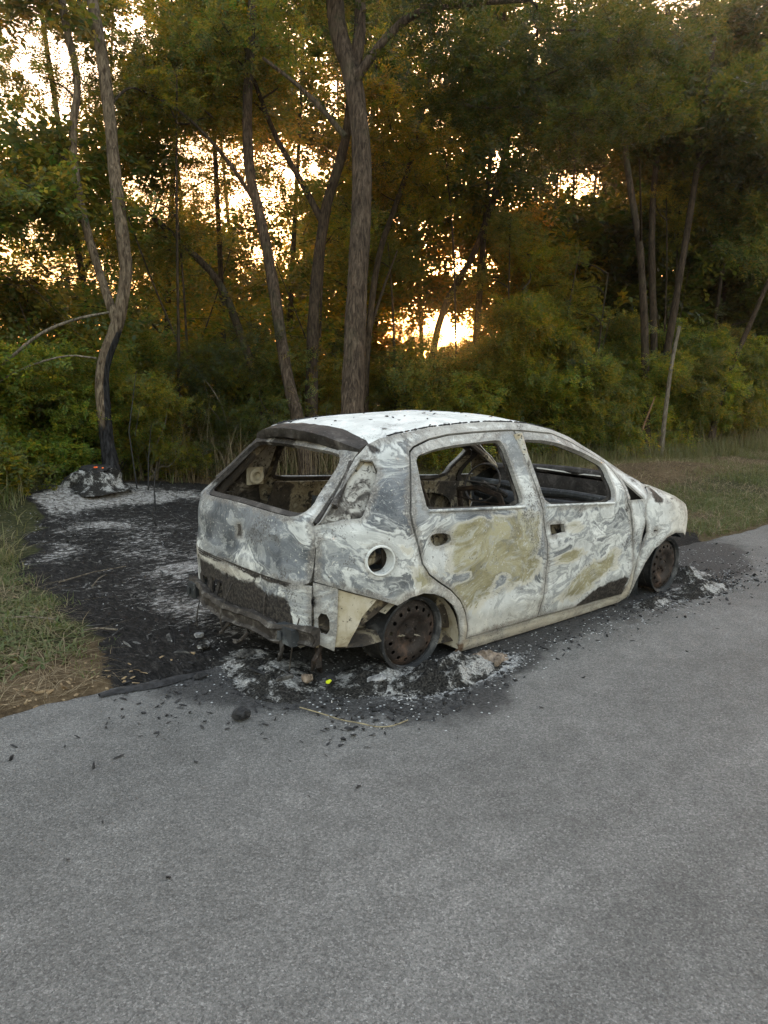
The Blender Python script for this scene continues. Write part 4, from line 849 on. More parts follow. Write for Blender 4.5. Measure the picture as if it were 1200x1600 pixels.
def cam_px(P):
    q = np.array([rt, up, fwd])@(np.asarray(P, float)-CAM); return 600+1193*q[0]/q[2], 800-1193*q[1]/q[2], q[2]
SDV = np.array(sdir)
def near_sun(P, rad):
    v = np.asarray(P)-CAM; t_ = v@SDV; return np.linalg.norm(v-SDV*t_) < rad
def sprig(parent, P, rad, kinds, color, loc0, rotz=None, squash=1.0, name='leaf_cluster'):
    me = kinds[random.randrange(len(kinds))]; o = link(name, me, parent)
    o.location = Vector(P)-Vector(loc0); o.rotation_euler = (random.uniform(-.3, .3), random.uniform(-.3, .3), random.uniform(0, 6.28) if rotz is None else rotz)
    o.scale = (rad, rad, rad*squash); o.color = (*color, 1); return o
def jit(c, a=.2): k = 1+random.uniform(-a, a); return tuple(max(0, q*k*(1+random.uniform(-.07, .07))) for q in c)
def trunk(name, parent, loc0, path, r0, r1, mat, k=12, flare=1.35, charred=None, nodes=0.05):
    P = smooth_path(path)-np.array(loc0); s = np.concatenate([[0], np.cumsum(np.linalg.norm(np.diff(P, axis=0), axis=1))]); s /= s[-1]
    n = max(12, len(P)*2); sn = np.linspace(0, 1, n); P = np.stack([np.interp(sn, s, P[:, i]) for i in range(3)], 1)
    rr = r0+(r1-r0)*sn**.8; rr = rr*(1+(flare-1)*np.exp(-sn/.05))*(1+nodes*np.sin(sn*37+r0*900)*np.sin(sn*13))
    g = Geo(); g.tube(P, rr, k, jitter=.10); return g.build(name, [mat], parent, None, sharp=80, attrs=charred)
def limb(parent, loc0, A, B, r, mat=None, sag=.12, name='branch'):
    A = np.array(A, float); B = np.array(B, float); L = np.linalg.norm(B-A); m1 = A+(B-A)*.35+np.array([0, 0, L*.10])+rng.normal(size=3)*L*.07; m2 = A+(B-A)*.7+np.array([0, 0, L*.06])+rng.normal(size=3)*L*.07
    g = Geo(); P = smooth_path([A, m1, m2, B])-np.array(loc0); g.tube(P, np.linspace(r, r*.25, len(P)), 6, jitter=.1); return g.build(name, [mat or M_BARKD], parent, None, sharp=80)

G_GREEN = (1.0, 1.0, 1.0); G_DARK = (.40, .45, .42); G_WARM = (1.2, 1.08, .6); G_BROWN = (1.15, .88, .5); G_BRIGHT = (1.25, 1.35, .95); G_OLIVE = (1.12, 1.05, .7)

# each tree: label, trunk path, radii, bark, extra limbs, crown clumps (point, radius, kind, colour)
def tree(name, label, path, r0, r1, bark, clumps, limbs=(), group='trees at the edge of the wood', charred=None, k=12, flare=1.35):
    base = tuple(path[0]); t = empty(name, base, label, 'tree', group)
    trunk('trunk', t, base, path, r0, r1, bark, k, flare, charred)
    P = smooth_path(path); allp = [P]
    for lp, a, b in limbs: trunk('limb', t, base, lp, a, b, bark, 10, 1.0); allp.append(smooth_path(lp))
    AP = np.concatenate(allp); hub = []; clumps = sorted(clumps, key=lambda k_: np.linalg.norm(AP-np.array(k_[0]), axis=1).min())
    for c, rad, kinds, colr in clumps:
        c = np.array(c, float)
        if near_sun(c, .70*rad): continue
        cand = AP[AP[:, 2] < c[2]+.1] if (AP[:, 2] < c[2]+.1).any() else AP; d = np.linalg.norm(cand-c, axis=1)+.6*np.abs(c[2]-.5*rad-cand[:, 2]); A = cand[d.argmin()]
        if len(hub) and np.linalg.norm(np.array(hub)-c, axis=1).min() < .8*np.linalg.norm(A-c): A = hub[int(np.linalg.norm(np.array(hub)-c, axis=1).argmin())]
        limb(t, base, A, c, .010+.005*rad+.005*min(3, np.linalg.norm(A-c))); hub.append(c)
        sprig(t, c, rad*1.15, kinds, jit(colr), base, squash=random.uniform(.7, .95))
    return t
def cloud(c, ext, n, r, kinds, col, seed):
    q = np.random.default_rng(seed); o = []
    for i in range(n):
        while True:
            p = q.uniform(-1, 1, 3)
            if p@p < 1: break
        o.append((np.array(c)+p*ext, q.uniform(*r), kinds, col))
    return o

T2base = (.84, 5.55, .02)
def char2(V):
    a = np.zeros((len(V), 3)); z = V[:, 2]; x = V[:, 0]-np.interp(z, [0, .45, .76, 1.37, 1.68, 2.06, 2.7], [0, -.03, -.04, -.01, .05, .2, .36]); a[:, 0] = sstep(-.04, .0, x)*sstep(2.2, 1.8, z)*sstep(.7, 1.1, z)+sstep(1.15, .6, z)*.9; return {'mask': a}
tree('locust_tree', 'forked grey tree with a charred streak down its trunk, above the smouldering stump',
     [(.84, 5.55, .0), (.81, 5.63, .45), (.8, 5.70, .76), (.82, 5.83, 1.37), (.88, 5.85, 1.68), (1.04, 5.81, 2.06), (1.2, 5.83, 2.68), (1.2, 5.93, 3.14), (1.2, 6.09, 3.82), (1.23, 6.25, 4.59), (1.23, 6.43, 5.36), (1.2, 6.6, 5.97), (1.19, 6.77, 7.2)],
     .085, .066, M_BARKC, cloud((.7, 7.6, 5.4), (1.5, 1.0, 1.7), 14, (.6, .95), FINE+BROAD, G_GREEN, 1)+cloud((.35, 6.4, 3.5), (.9, .8, .5), 5, (.5, .75), BROAD, G_GREEN, 51),
     [([(1.04, 5.80, 2.05), (.96, 6.01, 2.59), (.87, 6.23, 3.2), (.83, 6.4, 3.82), (.86, 6.53, 4.43), (.99, 6.54, 4.97), (.92, 6.78, 5.73), (.89, 6.9, 6.6)], .055, .04)], charred=char2, k=16, flare=1.5)
tree('locust_tree', 'tallest thick-trunked tree forking high up, right behind the car roof',
     [(3.15, 3.83, .0), (3.25, 3.98, 1.11), (3.33, 4.06, 1.73), (3.45, 4.17, 2.6), (3.59, 4.27, 3.54), (3.66, 4.36, 4.16), (3.68, 4.47, 4.71), (3.67, 4.6, 5.24), (3.59, 4.77, 5.65), (3.59, 4.88, 6.12), (3.61, 5.01, 7.6)],
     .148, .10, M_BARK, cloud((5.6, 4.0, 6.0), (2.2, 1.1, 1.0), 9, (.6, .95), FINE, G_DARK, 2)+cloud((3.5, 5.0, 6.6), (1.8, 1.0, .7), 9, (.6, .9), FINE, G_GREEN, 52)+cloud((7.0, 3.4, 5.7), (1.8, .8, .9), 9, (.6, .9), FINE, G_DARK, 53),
     [([(3.67, 4.6, 5.14), (3.79, 4.6, 5.65), (3.84, 4.67, 6.12), (3.96, 4.74, 7.2)], .085, .06), ([(3.64, 4.50, 5.10), (3.95, 4.32, 5.62), (4.28, 4.12, 5.95), (4.72, 3.78, 6.06), (5.4, 3.3, 6.15)], .06, .035),
      ([(3.66, 4.7, 4.5), (3.4, 5.2, 5.1), (3.0, 5.6, 5.5)], .04, .02)], k=18)
tree('slim_tree', 'slim curving trunk left of the thick forked tree, leaning left as it rises',
     [(3.6, 5.47, .1), (3.57, 5.67, .93), (3.51, 5.83, 1.38), (3.49, 6.05, 2.29), (3.49, 6.21, 2.92), (3.44, 6.46, 3.83), (3.38, 6.62, 4.28), (3.44, 6.79, 5.18), (3.57, 6.89, 6.09), (3.71, 6.94, 7.5)],
     .095, .06, M_BARK, cloud((2.9, 7.8, 6.2), (1.5, 1.0, 1.4), 15, (.6, .95), FINE, G_GREEN, 3), [([(3.44, 6.5, 3.9), (3.0, 6.6, 4.5), (2.4, 6.7, 5.0), (1.9, 6.9, 5.2)], .035, .015)])
tree('slim_tree', 'dark trunk dividing into two arms just left of the thick forked tree',
     [(3.94, 5.86, .1), (4.01, 5.96, .91), (4.1, 6.08, 1.76), (4.21, 6.19, 2.62), (4.37, 6.26, 3.47), (4.52, 6.28, 4.14), (4.7, 6.24, 4.61), (4.87, 6.24, 5.19), (5.06, 6.26, 6.8)],
     .105, .06, M_BARKD, cloud((4.0, 7.8, 6.0), (1.4, 1.0, 1.3), 13, (.6, .9), FINE, G_WARM, 4), [([(4.44, 6.27, 3.75), (4.24, 6.59, 4.41), (4.01, 6.93, 5.02), (3.8, 7.21, 5.9)], .055, .03)])
tree('leaning_tree', 'leaning trunk bending away to the left behind the thicket',
     [(3.95, 6.52, .15), (3.82, 6.77, .87), (3.69, 7.02, 1.46), (3.57, 7.29, 2.15), (3.42, 7.6, 2.93), (3.12, 7.96, 3.37), (2.69, 8.4, 3.9)],
     .085, .045, M_BARKD, cloud((2.6, 8.2, 4.2), (1.2, .8, .8), 9, (.6, .9), FINE+BROAD, G_OLIVE, 5), [([(3.7, 6.3, .2), (3.5, 6.6, .9), (3.25, 6.9, 1.6)], .07, .04)])
tree('slim_tree', 'thin dark tree leaning right, just right of the thick forked tree',
     [(5.19, 6.13, .1), (5.3, 6.3, 1.2), (5.43, 6.39, 2.21), (5.67, 6.48, 3.45), (5.95, 6.42, 4.18), (6.34, 6.34, 5.21), (6.69, 6.31, 6.9)],
     .065, .035, M_BARKD, cloud((6.3, 6.4, 5.6), (1.2, 1.0, 1.4), 9, (.6, .9), FINE, G_BROWN, 6), [([(5.4, 6.38, 2.1), (5.8, 6.5, 2.9), (6.2, 6.6, 3.6)], .035, .015)])
tree('slim_tree', 'thin dark tree standing in front of the low sun',
     [(7.80, 7.31, .2), (7.93, 7.53, 1.87), (8.22, 7.52, 2.87), (8.56, 7.37, 3.49), (8.84, 7.26, 3.99), (9.45, 7.15, 5.73), (9.8, 7.23, 8.3)],
     .075, .05, M_BARKD, cloud((9.4, 7.4, 6.8), (1.8, 1.3, 1.8), 9, (.7, 1.1), FINE, G_BROWN, 7))
tree('slender_tree', 'tall slender tree on the right, curving left towards its top',
     [(11.01, 4.56, .1), (11.18, 4.85, 2.19), (11.27, 5.1, 3.55), (11.3, 5.22, 4.17), (11.26, 5.48, 5.16), (11.26, 5.71, 6.14), (11.27, 6.06, 7.63), (11.3, 6.32, 9.6)],
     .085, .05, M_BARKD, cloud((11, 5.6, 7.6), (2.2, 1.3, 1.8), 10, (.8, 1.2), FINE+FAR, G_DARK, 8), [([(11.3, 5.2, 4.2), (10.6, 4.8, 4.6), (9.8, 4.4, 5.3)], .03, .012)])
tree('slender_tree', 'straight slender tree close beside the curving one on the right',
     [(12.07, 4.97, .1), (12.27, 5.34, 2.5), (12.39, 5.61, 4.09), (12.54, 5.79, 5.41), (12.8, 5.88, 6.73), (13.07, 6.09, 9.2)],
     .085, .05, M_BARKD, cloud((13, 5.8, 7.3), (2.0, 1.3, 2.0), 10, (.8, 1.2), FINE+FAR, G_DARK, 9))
tree('dead_sapling', 'pale bare leaning sapling in front of the bushes on the right',
     [(10.83, 4.12, .0), (10.90, 4.16, .5), (10.99, 4.20, .98), (11.18, 4.26, 1.94), (11.35, 4.26, 2.55)], .048, .034, M_PALE, [], k=10)
tree('slender_tree', 'slender tree leaning right behind the pale bare sapling',
     [(12.2, 5.0, .1), (12.3, 5.1, 1.21), (12.45, 5.1, 2.23), (12.6, 5.1, 3.13), (12.85, 5.15, 4.15), (13.2, 5.2, 5.95), (13.6, 5.3, 8.6)],
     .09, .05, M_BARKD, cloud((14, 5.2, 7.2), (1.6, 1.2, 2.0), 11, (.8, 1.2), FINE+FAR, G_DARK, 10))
tree('leaning_tree', 'thin trunk leaning steeply to the right at the right edge of the wood',
     [(13.91, 4.73, .1), (14.26, 4.74, 1.47), (14.96, 4.51, 3.03), (15.64, 4.24, 4.9)], .07, .04, M_BARKD, cloud((15.6, 4.6, 5.0), (1.4, .9, 1.2), 10, (.7, 1.1), DENSE, G_GREEN, 11))
tree('small_tree', 'small leafy tree at the far left of the wood', [(-.6, 8.6, .1), (-.55, 8.7, 1.8), (-.7, 8.8, 3.2), (-.9, 8.9, 4.6)], .08, .03, M_BARKD,
     cloud((-.1, 8.8, 5.2), (.9, .8, 1.5), 9, (.5, .8), FINE+BROAD, G_GREEN, 12)+cloud((.2, 8.8, 2.3), (1.4, .8, .7), 8, (.5, .8), BROAD, G_GREEN, 13))

qq = np.random.default_rng(77)
for i, (x_, y_, lab_) in enumerate(((2.3, 6.9, 'thin dark sapling left of the curving trunk'), (2.9, 7.6, 'thin sapling rising behind the tailgate corner'), (4.75, 6.9, 'thin dark sapling just left of the thick forked tree'), (6.6, 6.9, 'thin sapling between the thick forked tree and the sun'), (7.4, 6.1, 'thin leaning sapling left of the low sun'), (8.9, 6.4, 'thin dark sapling right of the low sun'), (9.8, 6.0, 'second thin sapling right of the low sun'), (10.4, 5.5, 'thin dark sapling left of the tall slender tree'), (13.4, 5.6, 'thin sapling between the slender trees and the leaning trunk'), (14.6, 6.2, 'thin dark sapling near the right edge'))):
    h_ = qq.uniform(3.5, 6); l_ = qq.uniform(-.6, .6, 2)
    tree('sapling', lab_, [(x_, y_, .0), (x_+l_[0]*.3, y_+l_[1]*.2, h_*.35), (x_+l_[0]*.5, y_+l_[1]*.3, h_*.7), (x_+l_[0], y_+l_[1]*.5, h_)], qq.uniform(.025, .045), .012, M_BARKD, cloud((x_+l_[0], y_+.4, h_*.95), (.8, .6, .9), 4, (.4, .7), FINE, G_GREEN if i % 2 else G_WARM, 700+i), [([(x_+l_[0]*.3, y_+l_[1]*.2, h_*.35), (x_+l_[0]*.3-.4*(1-2*(i % 2)), y_+.1, h_*.55), (x_-.8*(1-2*(i % 2)), y_+.2, h_*.8)], .016, .006)], group='saplings among the trees', k=7)

# bare fallen-out branches on the left, rooted in the scrub
for lab, pth, r_ in (('long bare grey branch arching in from the left edge of the picture', [(-1.4, 6.9, .3), (-.8, 6.5, .95), (-.49, 6.26, 1.28), (-.24, 6.11, 1.54), (.14, 5.88, 1.94), (.5, 5.62, 2.12), (.79, 5.39, 2.19)], .028),
                     ('thinner bare branch under the long arching one', [(-1.2, 6.8, .3), (-.7, 6.5, .9), (-.42, 6.31, 1.2), (-.1, 6.11, 1.5), (.38, 5.76, 1.71), (.66, 5.51, 1.67)], .018)):
    g = Geo(); P = smooth_path(pth); b0 = P[0]; g.tube(P-b0, np.linspace(r_, r_*.5, len(P)), 8, jitter=.15); o = g.build('bare_branch', [M_PALE], None, tuple(b0), sharp=80); tag(o, lab, 'branch', 'bare branches in the scrub')

# a plain phrase for where a plant stands, from the landmarks left and right of it
MARKS = [(-60, 'the left edge'), (170, 'the charred trunk'), (330, 'the tailgate'), (455, 'the curving trunk'), (555, 'the thick forked tree'), (707, 'the low sun'), (870, 'the windscreen'), (1000, 'the tall slender tree'), (1040, 'the pale sapling'), (1120, 'the leaning trunk'), (1260, 'the right edge')]
LAB = {}
def place_label(base, px, D, rows):
    i = min(range(len(MARKS)), key=lambda k: abs(MARKS[k][0]-px)); side_ = 'left of' if px < MARKS[i][0] else 'right of'
    if i == 0: side_ = 'near'
    if i == len(MARKS)-1: side_ = 'near'
    row = next((w for lim, w in rows if D < lim), rows[-1][1]); d_ = abs(px-MARKS[i][0]); how = 'close ' if d_ < 22 else ('' if d_ < 55 else 'well ')
    if side_ == 'near': how = ''
    return f"{base} {row}, {how}{side_} {MARKS[i][1]}".replace('shadowy bush under the trees', 'shadowy bush')

# the depth of the wood
q = np.random.default_rng(42); spots = []
for X_ in np.arange(-1, 34, 2.5):
    for Y_ in (8.4, 11.4, 15.5):
        p = np.array([X_+q.uniform(-.8, .8), Y_+q.uniform(-.9, .9)]); v = p-CAM[:2]; ang = math.degrees(math.atan2(v[1], v[0]))-49.76
        if -30 < ang < 29 and not (ang > 22 and Y_ > 9): spots.append((p, ang))
deep = [('dark slender tree', G_DARK), ('green leafy tree', G_GREEN), ('yellowish backlit tree', G_WARM)]  # dark and yellowish tints put canopy shade and backlight into leaf colour
for p, ang in spots:
    D = math.hypot(*(p-CAM[:2])); h = q.uniform(7, 9)*(1+.02*D); px_, py_, _ = cam_px((p[0], p[1], 2))
    if near_sun((p[0], p[1], CAM[2]+D*.05), .3): continue
    ci = 0 if ang < -10 else (2 if (ang < 14 and q.random() < .6) else 1)
    base_l, colr = deep[ci]
    lean = q.uniform(-.8, .8, 2); z0 = float(ground_z(np.array([p[0]]), np.array([p[1]]))[0])-.05
    path = [(p[0], p[1], z0), (p[0]+lean[0]*.2, p[1]+lean[1]*.2, h*.3), (p[0]+lean[0]*.6, p[1]+lean[1]*.5, h*.6), (p[0]+lean[0], p[1]+lean[1], h*.95)]
    cl = []
    for i in range(13):
        f_ = ((i+q.random())/13)**.9; zz = h*(.13+.85*f_); w_ = 1.5*(1-.35*f_); c = (p[0]+lean[0]*f_+q.uniform(-w_, w_), p[1]+lean[1]*f_+q.uniform(-w_, w_), zz)
        a_, b_, dd_ = cam_px(c)
        if b_ < -120 or a_ < -120 or a_ > 1320: continue
        if a_ < 90 and 150 < b_ < 510 and q.random() < .6: continue
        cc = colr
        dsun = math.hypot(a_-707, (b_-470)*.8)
        if dsun < 170: cc = G_BROWN if q.random() < .5 else G_WARM  # warmer leaf tint close to the sun: its glow put into the colour
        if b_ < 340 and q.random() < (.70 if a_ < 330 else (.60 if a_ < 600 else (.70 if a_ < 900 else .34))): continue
        if b_ < 320 and a_ > 430: cc_shade = G_DARK  # upper clusters darkened: silhouette shade against the sky put into leaf tint
        else: cc_shade = None
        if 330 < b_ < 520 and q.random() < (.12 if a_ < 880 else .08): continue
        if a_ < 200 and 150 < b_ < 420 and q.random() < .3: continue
        cc = cc_shade or cc
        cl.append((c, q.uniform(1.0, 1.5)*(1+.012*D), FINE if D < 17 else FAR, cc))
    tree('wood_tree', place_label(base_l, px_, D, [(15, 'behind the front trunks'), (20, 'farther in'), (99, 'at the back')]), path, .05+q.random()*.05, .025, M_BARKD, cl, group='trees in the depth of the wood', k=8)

# shrubs
def shrub(base_l, rows, x, y, h, w, n, kinds, colr, stems=4, group='shrubs along the edge of the wood', dry=0):
    z0 = float(ground_z(np.array([x]), np.array([y]))[0]); px_, py_, D = cam_px((x, y, z0+.5))
    t = empty('shrub', (x, y, z0), place_label(base_l, px_, D, rows), 'shrub', group)
    for i in range(n):
        f_ = (i+.5)/n; zz = h*(.15+.75*f_); a = q.uniform(0, 6.28); rr = w*(1-.45*f_)*q.uniform(.2, 1); c = np.array([x+rr*math.cos(a), y+rr*math.sin(a)*.8, z0+zz])
        rad = q.uniform(.40, .62)
        if near_sun(c, .60*rad): continue
        if i < stems: limb(t, (x, y, z0), (x+rng.normal()*.06, y+rng.normal()*.06, z0), c, .014, M_PALE if dry else None, name='stem')
        sprig(t, c, rad, kinds, jit(colr), (x, y, z0), squash=.85)
    return t
ROWL = [(9.5, 'in front'), (10.3, 'in the second row'), (99, 'at the back')]
for i in range(14):
    x = -2.4+i*.30+q.uniform(-.15, .15); y = 6.4+(i % 3)*.8+q.uniform(-.2, .2)
    shrub('leafy green shrub' if i % 3 else 'fresh bright shrub', ROWL, x, y, q.uniform(1.3, 2.1), q.uniform(.7, .9), 11, BROAD+FINE, (G_GREEN if i % 3 else G_BRIGHT), group='shrubs left of the burnt patch')
for i in range(6):
    x = -2.0+i*.26; y = 5.2+.15*(i % 2)
    shrub('low olive shrub', ROWL, x, y, q.uniform(.35, .6), .4, 5, BROAD, G_OLIVE, group='low shrubs by the burnt patch')
ROWM = [(9.8, 'in front'), (11.2, 'in the second row'), (99, 'at the back')]
TH = [('olive', G_OLIVE), ('brownish', G_BROWN), ('green', G_GREEN), ('dark', G_DARK)]
for i in range(20):
    x = 1.5+i*.33+q.uniform(-.15, .15); y = 5.9+(i % 3)*.9+.12*x; w_, c_ = TH[i % 4]
    shrub(w_+' twiggy shrub', ROWM, x, y, q.uniform(1.1, 2.2), q.uniform(.7, .95), 9, FINE, c_, stems=7, group='thicket shrubs behind the car', dry=1)
ROWR = [(12, 'in the nearest row'), (15, 'in front'), (17.5, 'in the second row'), (99, 'at the back')]
for i in range(26):
    x = 6.2+i*.5+q.uniform(-.2, .2); y = 4.85+(i % 2)*.8+.02*x+q.uniform(-.15, .15); w_, c_ = (('fresh green', G_BRIGHT) if i % 3 == 1 else ('green', G_GREEN)) if x > 8.5 else ('olive green', G_OLIVE)
    shrub(w_+' bush', ROWR, x, y, q.uniform(1.6, 3.2), q.uniform(.8, 1.1), 13, DENSE, c_, group='green bushes along the right verge')
for i in range(26):
    x = 2+i*.95; y = 9.4+(i % 3)*1.3+.1*x
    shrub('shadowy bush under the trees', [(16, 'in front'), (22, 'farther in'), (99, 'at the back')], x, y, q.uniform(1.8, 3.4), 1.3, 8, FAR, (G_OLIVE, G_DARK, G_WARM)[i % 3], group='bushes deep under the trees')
for i in range(30):
    a = R(49.76+30-i*2.1); D = 95+q.uniform(-6, 6); x = CAM[0]+D*math.cos(a); y = CAM[1]+D*math.sin(a); pxx = cam_px((x, y, 1))[0]
    t = empty('far_tree', (x, y, -.6), place_label('small distant tree', pxx, D, [(999, 'beyond the field')]), 'tree', 'trees of the far hedge')
    g = Geo(); g.tube([(0, 0, 0), (0, 0, 3)], [.2, .1], 6); g.build('trunk', [M_BARKD], t)
    hh_ = 1.0 if near_sun((x, y, 3), 9) else q.uniform(1.4, 2.2)
    for j in range(2): sprig(t, (x+q.uniform(-1.2, 1.2), y+q.uniform(-1, 1), -.6+hh_*(1.0+.5*j)), q.uniform(2.4, 3.2), FAR, jit(G_DARK), (x, y, -.6), squash=.6)

# ------------------------------------------------------------ grass, stalks, litter
def blades(name, n, sample, hgt, wid, mat, lean=.6, seed=1, tint=None, label=None):
    r = np.random.default_rng(seed); P = sample(r, n); n = len(P); z0 = ground_z(P[:, 0], P[:, 1])-.004
    h = hgt(P, r, n); a = r.uniform(0, 2*math.pi, n); d = np.stack([np.cos(a), np.sin(a)], 1); w = np.stack([-d[:, 1], d[:, 0]], 1)*(wid*r.uniform(.6, 1.3, n))[:, None]
    ln = np.abs(r.normal(lean, lean*.5, n)); b = np.stack([P[:, 0], P[:, 1], z0], 1)
    def at(f, k):
        c = b.copy(); c[:, :2] += d*(ln*h*f*f)[:, None]; c[:, 2] += h*f*(1-.35*f*np.minimum(ln, 1.4)); o = np.zeros_like(c); o[:, :2] = w*k; return c-o, c+o
    l0, r0_ = at(0, 1); l1, r1_ = at(.45, .85); l2, r2_ = at(.8, .5); tip, _ = at(1.0, 0)
    V = np.stack([l0, r0_, l1, r1_, l2, r2_, tip], 1).reshape(-1, 3); k = np.arange(n)[:, None]*7
    T = np.concatenate([k+[0, 1, 3], k+[0, 3, 2], k+[2, 3, 5], k+[2, 5, 4], k+[4, 5, 6]])
    tn = tint(P, r, n) if tint is not None else r.random(n); TA = np.repeat(np.stack([tn, r.random(n), tn*0], 1), 7, 0)
    o = link(name, mesh_np(name, V, T, [mat], None, {'tint': np.clip(TA, 0, 1)}, smooth=False)); tag(o, label, None, None, 'stuff'); return o
def charred_at(P): i_ = inpoly(P, CHAR); d_ = pdist(P, CHAR); return np.where(i_, d_, -d_)
def samp(x0, x1, y0, y1, clump, thr, keep_char=-.02, sd=1, bare=0):
    def f(r, n):
        P = np.stack([r.uniform(x0, x1, n*3), r.uniform(y0, y1, n*3)], 1); m = fbm(P[:, 0]*clump, P[:, 1]*clump, sd, 3) > thr+r.normal(size=n*3)*.06; m &= P[:, 1] > edge_y(P[:, 0])+.03; m &= r.random(n*3) > bare*dome(P[:, 0], P[:, 1], 8.8, 2.9, 3.2, .95, 1)
        P = P[m]; P = P[charred_at(P) < keep_char+r.normal(size=len(P))*.06]; return P[:n]
    return f
blades('verge_grass', 12000, samp(-2.6, -1.0, .15, 3.4, 2.6, .47, sd=3), lambda P, r, n: r.uniform(.015, .045, n)+.06*r.random(n)**3, .0022, M_GRASS, 1.0, 11, lambda P, r, n: r.random(n)**2*.8)
blades('weed_leaves', 1500, samp(-2.6, -1.2, .3, 3.6, 1.6, .55, sd=33), lambda P, r, n: r.uniform(.03, .07, n), .009, M_GRASS, 1.5, 41, lambda P, r, n: r.random(n)*.5)
blades('verge_straw', 5000, samp(-2.6, -.9, .02, 4.6, 2.5, .42, sd=8), lambda P, r, n: r.uniform(.02, .09, n), .0014, M_STRAW, 3.0, 12)
blades('right_verge_grass', 60000, samp(4.5, 15, .0, 4.9, .9, .42, sd=5, bare=1.15), lambda P, r, n: r.uniform(.03, .10, n), .003, M_GRASS, .8, 13, lambda P, r, n: np.clip(r.random(n)*.42+.5*dome(P[:, 0], P[:, 1], 8.6, 3.0, 2.2, 1, 1)+.2*(P[:, 1] > 3.4), 0, 1))
blades('right_verge_straw', 12000, samp(4.8, 15, .0, 5.0, 1.1, .36, sd=6, bare=.7), lambda P, r, n: r.uniform(.03, .14, n), .002, M_STRAW, 2.5, 14)
blades('tall_verge_grass', 9000, samp(5.5, 18, 3.6, 5.6, 1.3, .44, sd=16), lambda P, r, n: r.uniform(.12, .5, n), .003, M_GRASS, .7, 15, lambda P, r, n: r.random(n)*.8+.15)
blades('dry_stalks', 2600, samp(1.4, 8, 5.3, 7.6, 1.0, .38, sd=17), lambda P, r, n: r.uniform(.3, 1.25, n), .0028, M_STRAW, .55, 16)
blades('dry_stalks_right', 700, samp(7, 17, 4.3, 5.4, 1.0, .42, sd=18), lambda P, r, n: r.uniform(.3, 1.0, n), .003, M_STRAW, .7, 17)
blades('scorched_edge_weeds', 2500, samp(-2.6, -.3, 2.6, 5.2, 1.6, .42, -.02, sd=29), lambda P, r, n: r.uniform(.06, .28, n), .004, M_GRASS, 1.0, 48, lambda P, r, n: r.random(n)*.7+.3)
blades('undergrowth', 12000, samp(-2.8, 1.4, 4.6, 8.4, 1.2, .36, -.15, sd=19), lambda P, r, n: r.uniform(.1, .4, n), .004, M_GRASS, .8, 18, lambda P, r, n: r.random(n)*.8)
blades('shade_grass', 16000, samp(1.5, 16, 5.6, 10.5, .8, .38, sd=20), lambda P, r, n: r.uniform(.1, .4, n), .006, M_GRASS, .8, 19, lambda P, r, n: r.random(n)*.7)
blades('charred_stubble', 2200, lambda r, n: (lambda P: P[charred_at(P) > .1])(np.stack([r.uniform(-1.4, 3.5, n*2), r.uniform(.25, 5.9, n*2)], 1))[:n], lambda P, r, n: r.uniform(.02, .10, n), .0022, M_CHARRED, 1.6, 20)

def chip_mesh(nm, n, r, flat=.35, k=8, seed=0):
    import bmesh
    rr = np.random.default_rng(seed); v = rr.normal(size=(k, 3)); v = unit(v)*rr.uniform(.7, 1, (k, 1))*r*[1.3, 1, flat]
    bm = bmesh.new(); [bm.verts.new(t_) for t_ in v]; bmesh.ops.convex_hull(bm, input=bm.verts)
    for e_ in [x_ for x_ in bm.verts if not x_.link_faces]: bm.verts.remove(e_)
    bm.verts.index_update(); T = [[x_.index for x_ in f.verts] for f in bm.faces if len(f.verts) == 3]; V = np.array([x_.co[:] for x_ in bm.verts]); bm.free(); return V, np.array(T)
CH = [chip_mesh('c', 0, 1.0, f_, 9, i) for i, f_ in enumerate((.3, .5, .7, .25, .9, .4))]
def litter(name, P, size, mat, seed, z=0.0, elong=1.0, tilt=.3, zf=None):
    r = np.random.default_rng(seed); Vs = []; Ts = []; n0 = 0
    for i, (x, y) in enumerate(P):
        V, T = CH[r.integers(len(CH))]; s = size(r); a = r.uniform(0, 6.28); c, s_ = math.cos(a), math.sin(a); W = V*[s*elong*r.uniform(.7, 1.3), s, s]
        tx = r.normal()*tilt; W = np.stack([W[:, 0], W[:, 1], W[:, 2]+W[:, 0]*tx], 1); W = np.stack([W[:, 0]*c-W[:, 1]*s_, W[:, 0]*s_+W[:, 1]*c, W[:, 2]], 1)
        zz = zf(x, y) if zf else (.002 if y < float(edge_y(x)) else float(ground_z(x, y))); W = W+[x, y, zz+s*.15+z]
        Vs.append(W); Ts.append(T+n0); n0 += len(W)
    o = link(name, mesh_np(name, np.concatenate(Vs), np.concatenate(Ts), [mat], smooth=False)); o['kind'] = 'stuff'; return o
r = np.random.default_rng(5)
def gaus(n, cx, cy, sx, sy): return np.stack([r.normal(cx, sx, n), r.normal(cy, sy, n)], 1)
cat = np.concatenate
PA = cat([gaus(220, .05, -.95, .28, .10), gaus(200, .35, -.93, .22, .08), gaus(180, -.6, -.35, .14, .30), gaus(130, -.25, -.75, .25, .15), gaus(220, 3.0, -.90, .32, .10), gaus(130, 2.3, -.92, .3, .07), gaus(120, 1.2, -.98, .6, .05), gaus(80, -.1, -1.1, .3, .06)])
litter('pale_ash_flakes', PA, lambda r: r.uniform(.0015, .004)+.006*r.random()**6, M_ASHL, 21, elong=1.3)
PB = cat([gaus(300, .1, -.92, .35, .12), gaus(350, -.5, -.4, .25, .35), gaus(300, 3.0, -.88, .4, .12), gaus(260, 1.6, -.95, 1.0, .10), gaus(200, 2.35, -.85, .3, .1), gaus(160, -.2, -1.1, .35, .08)])
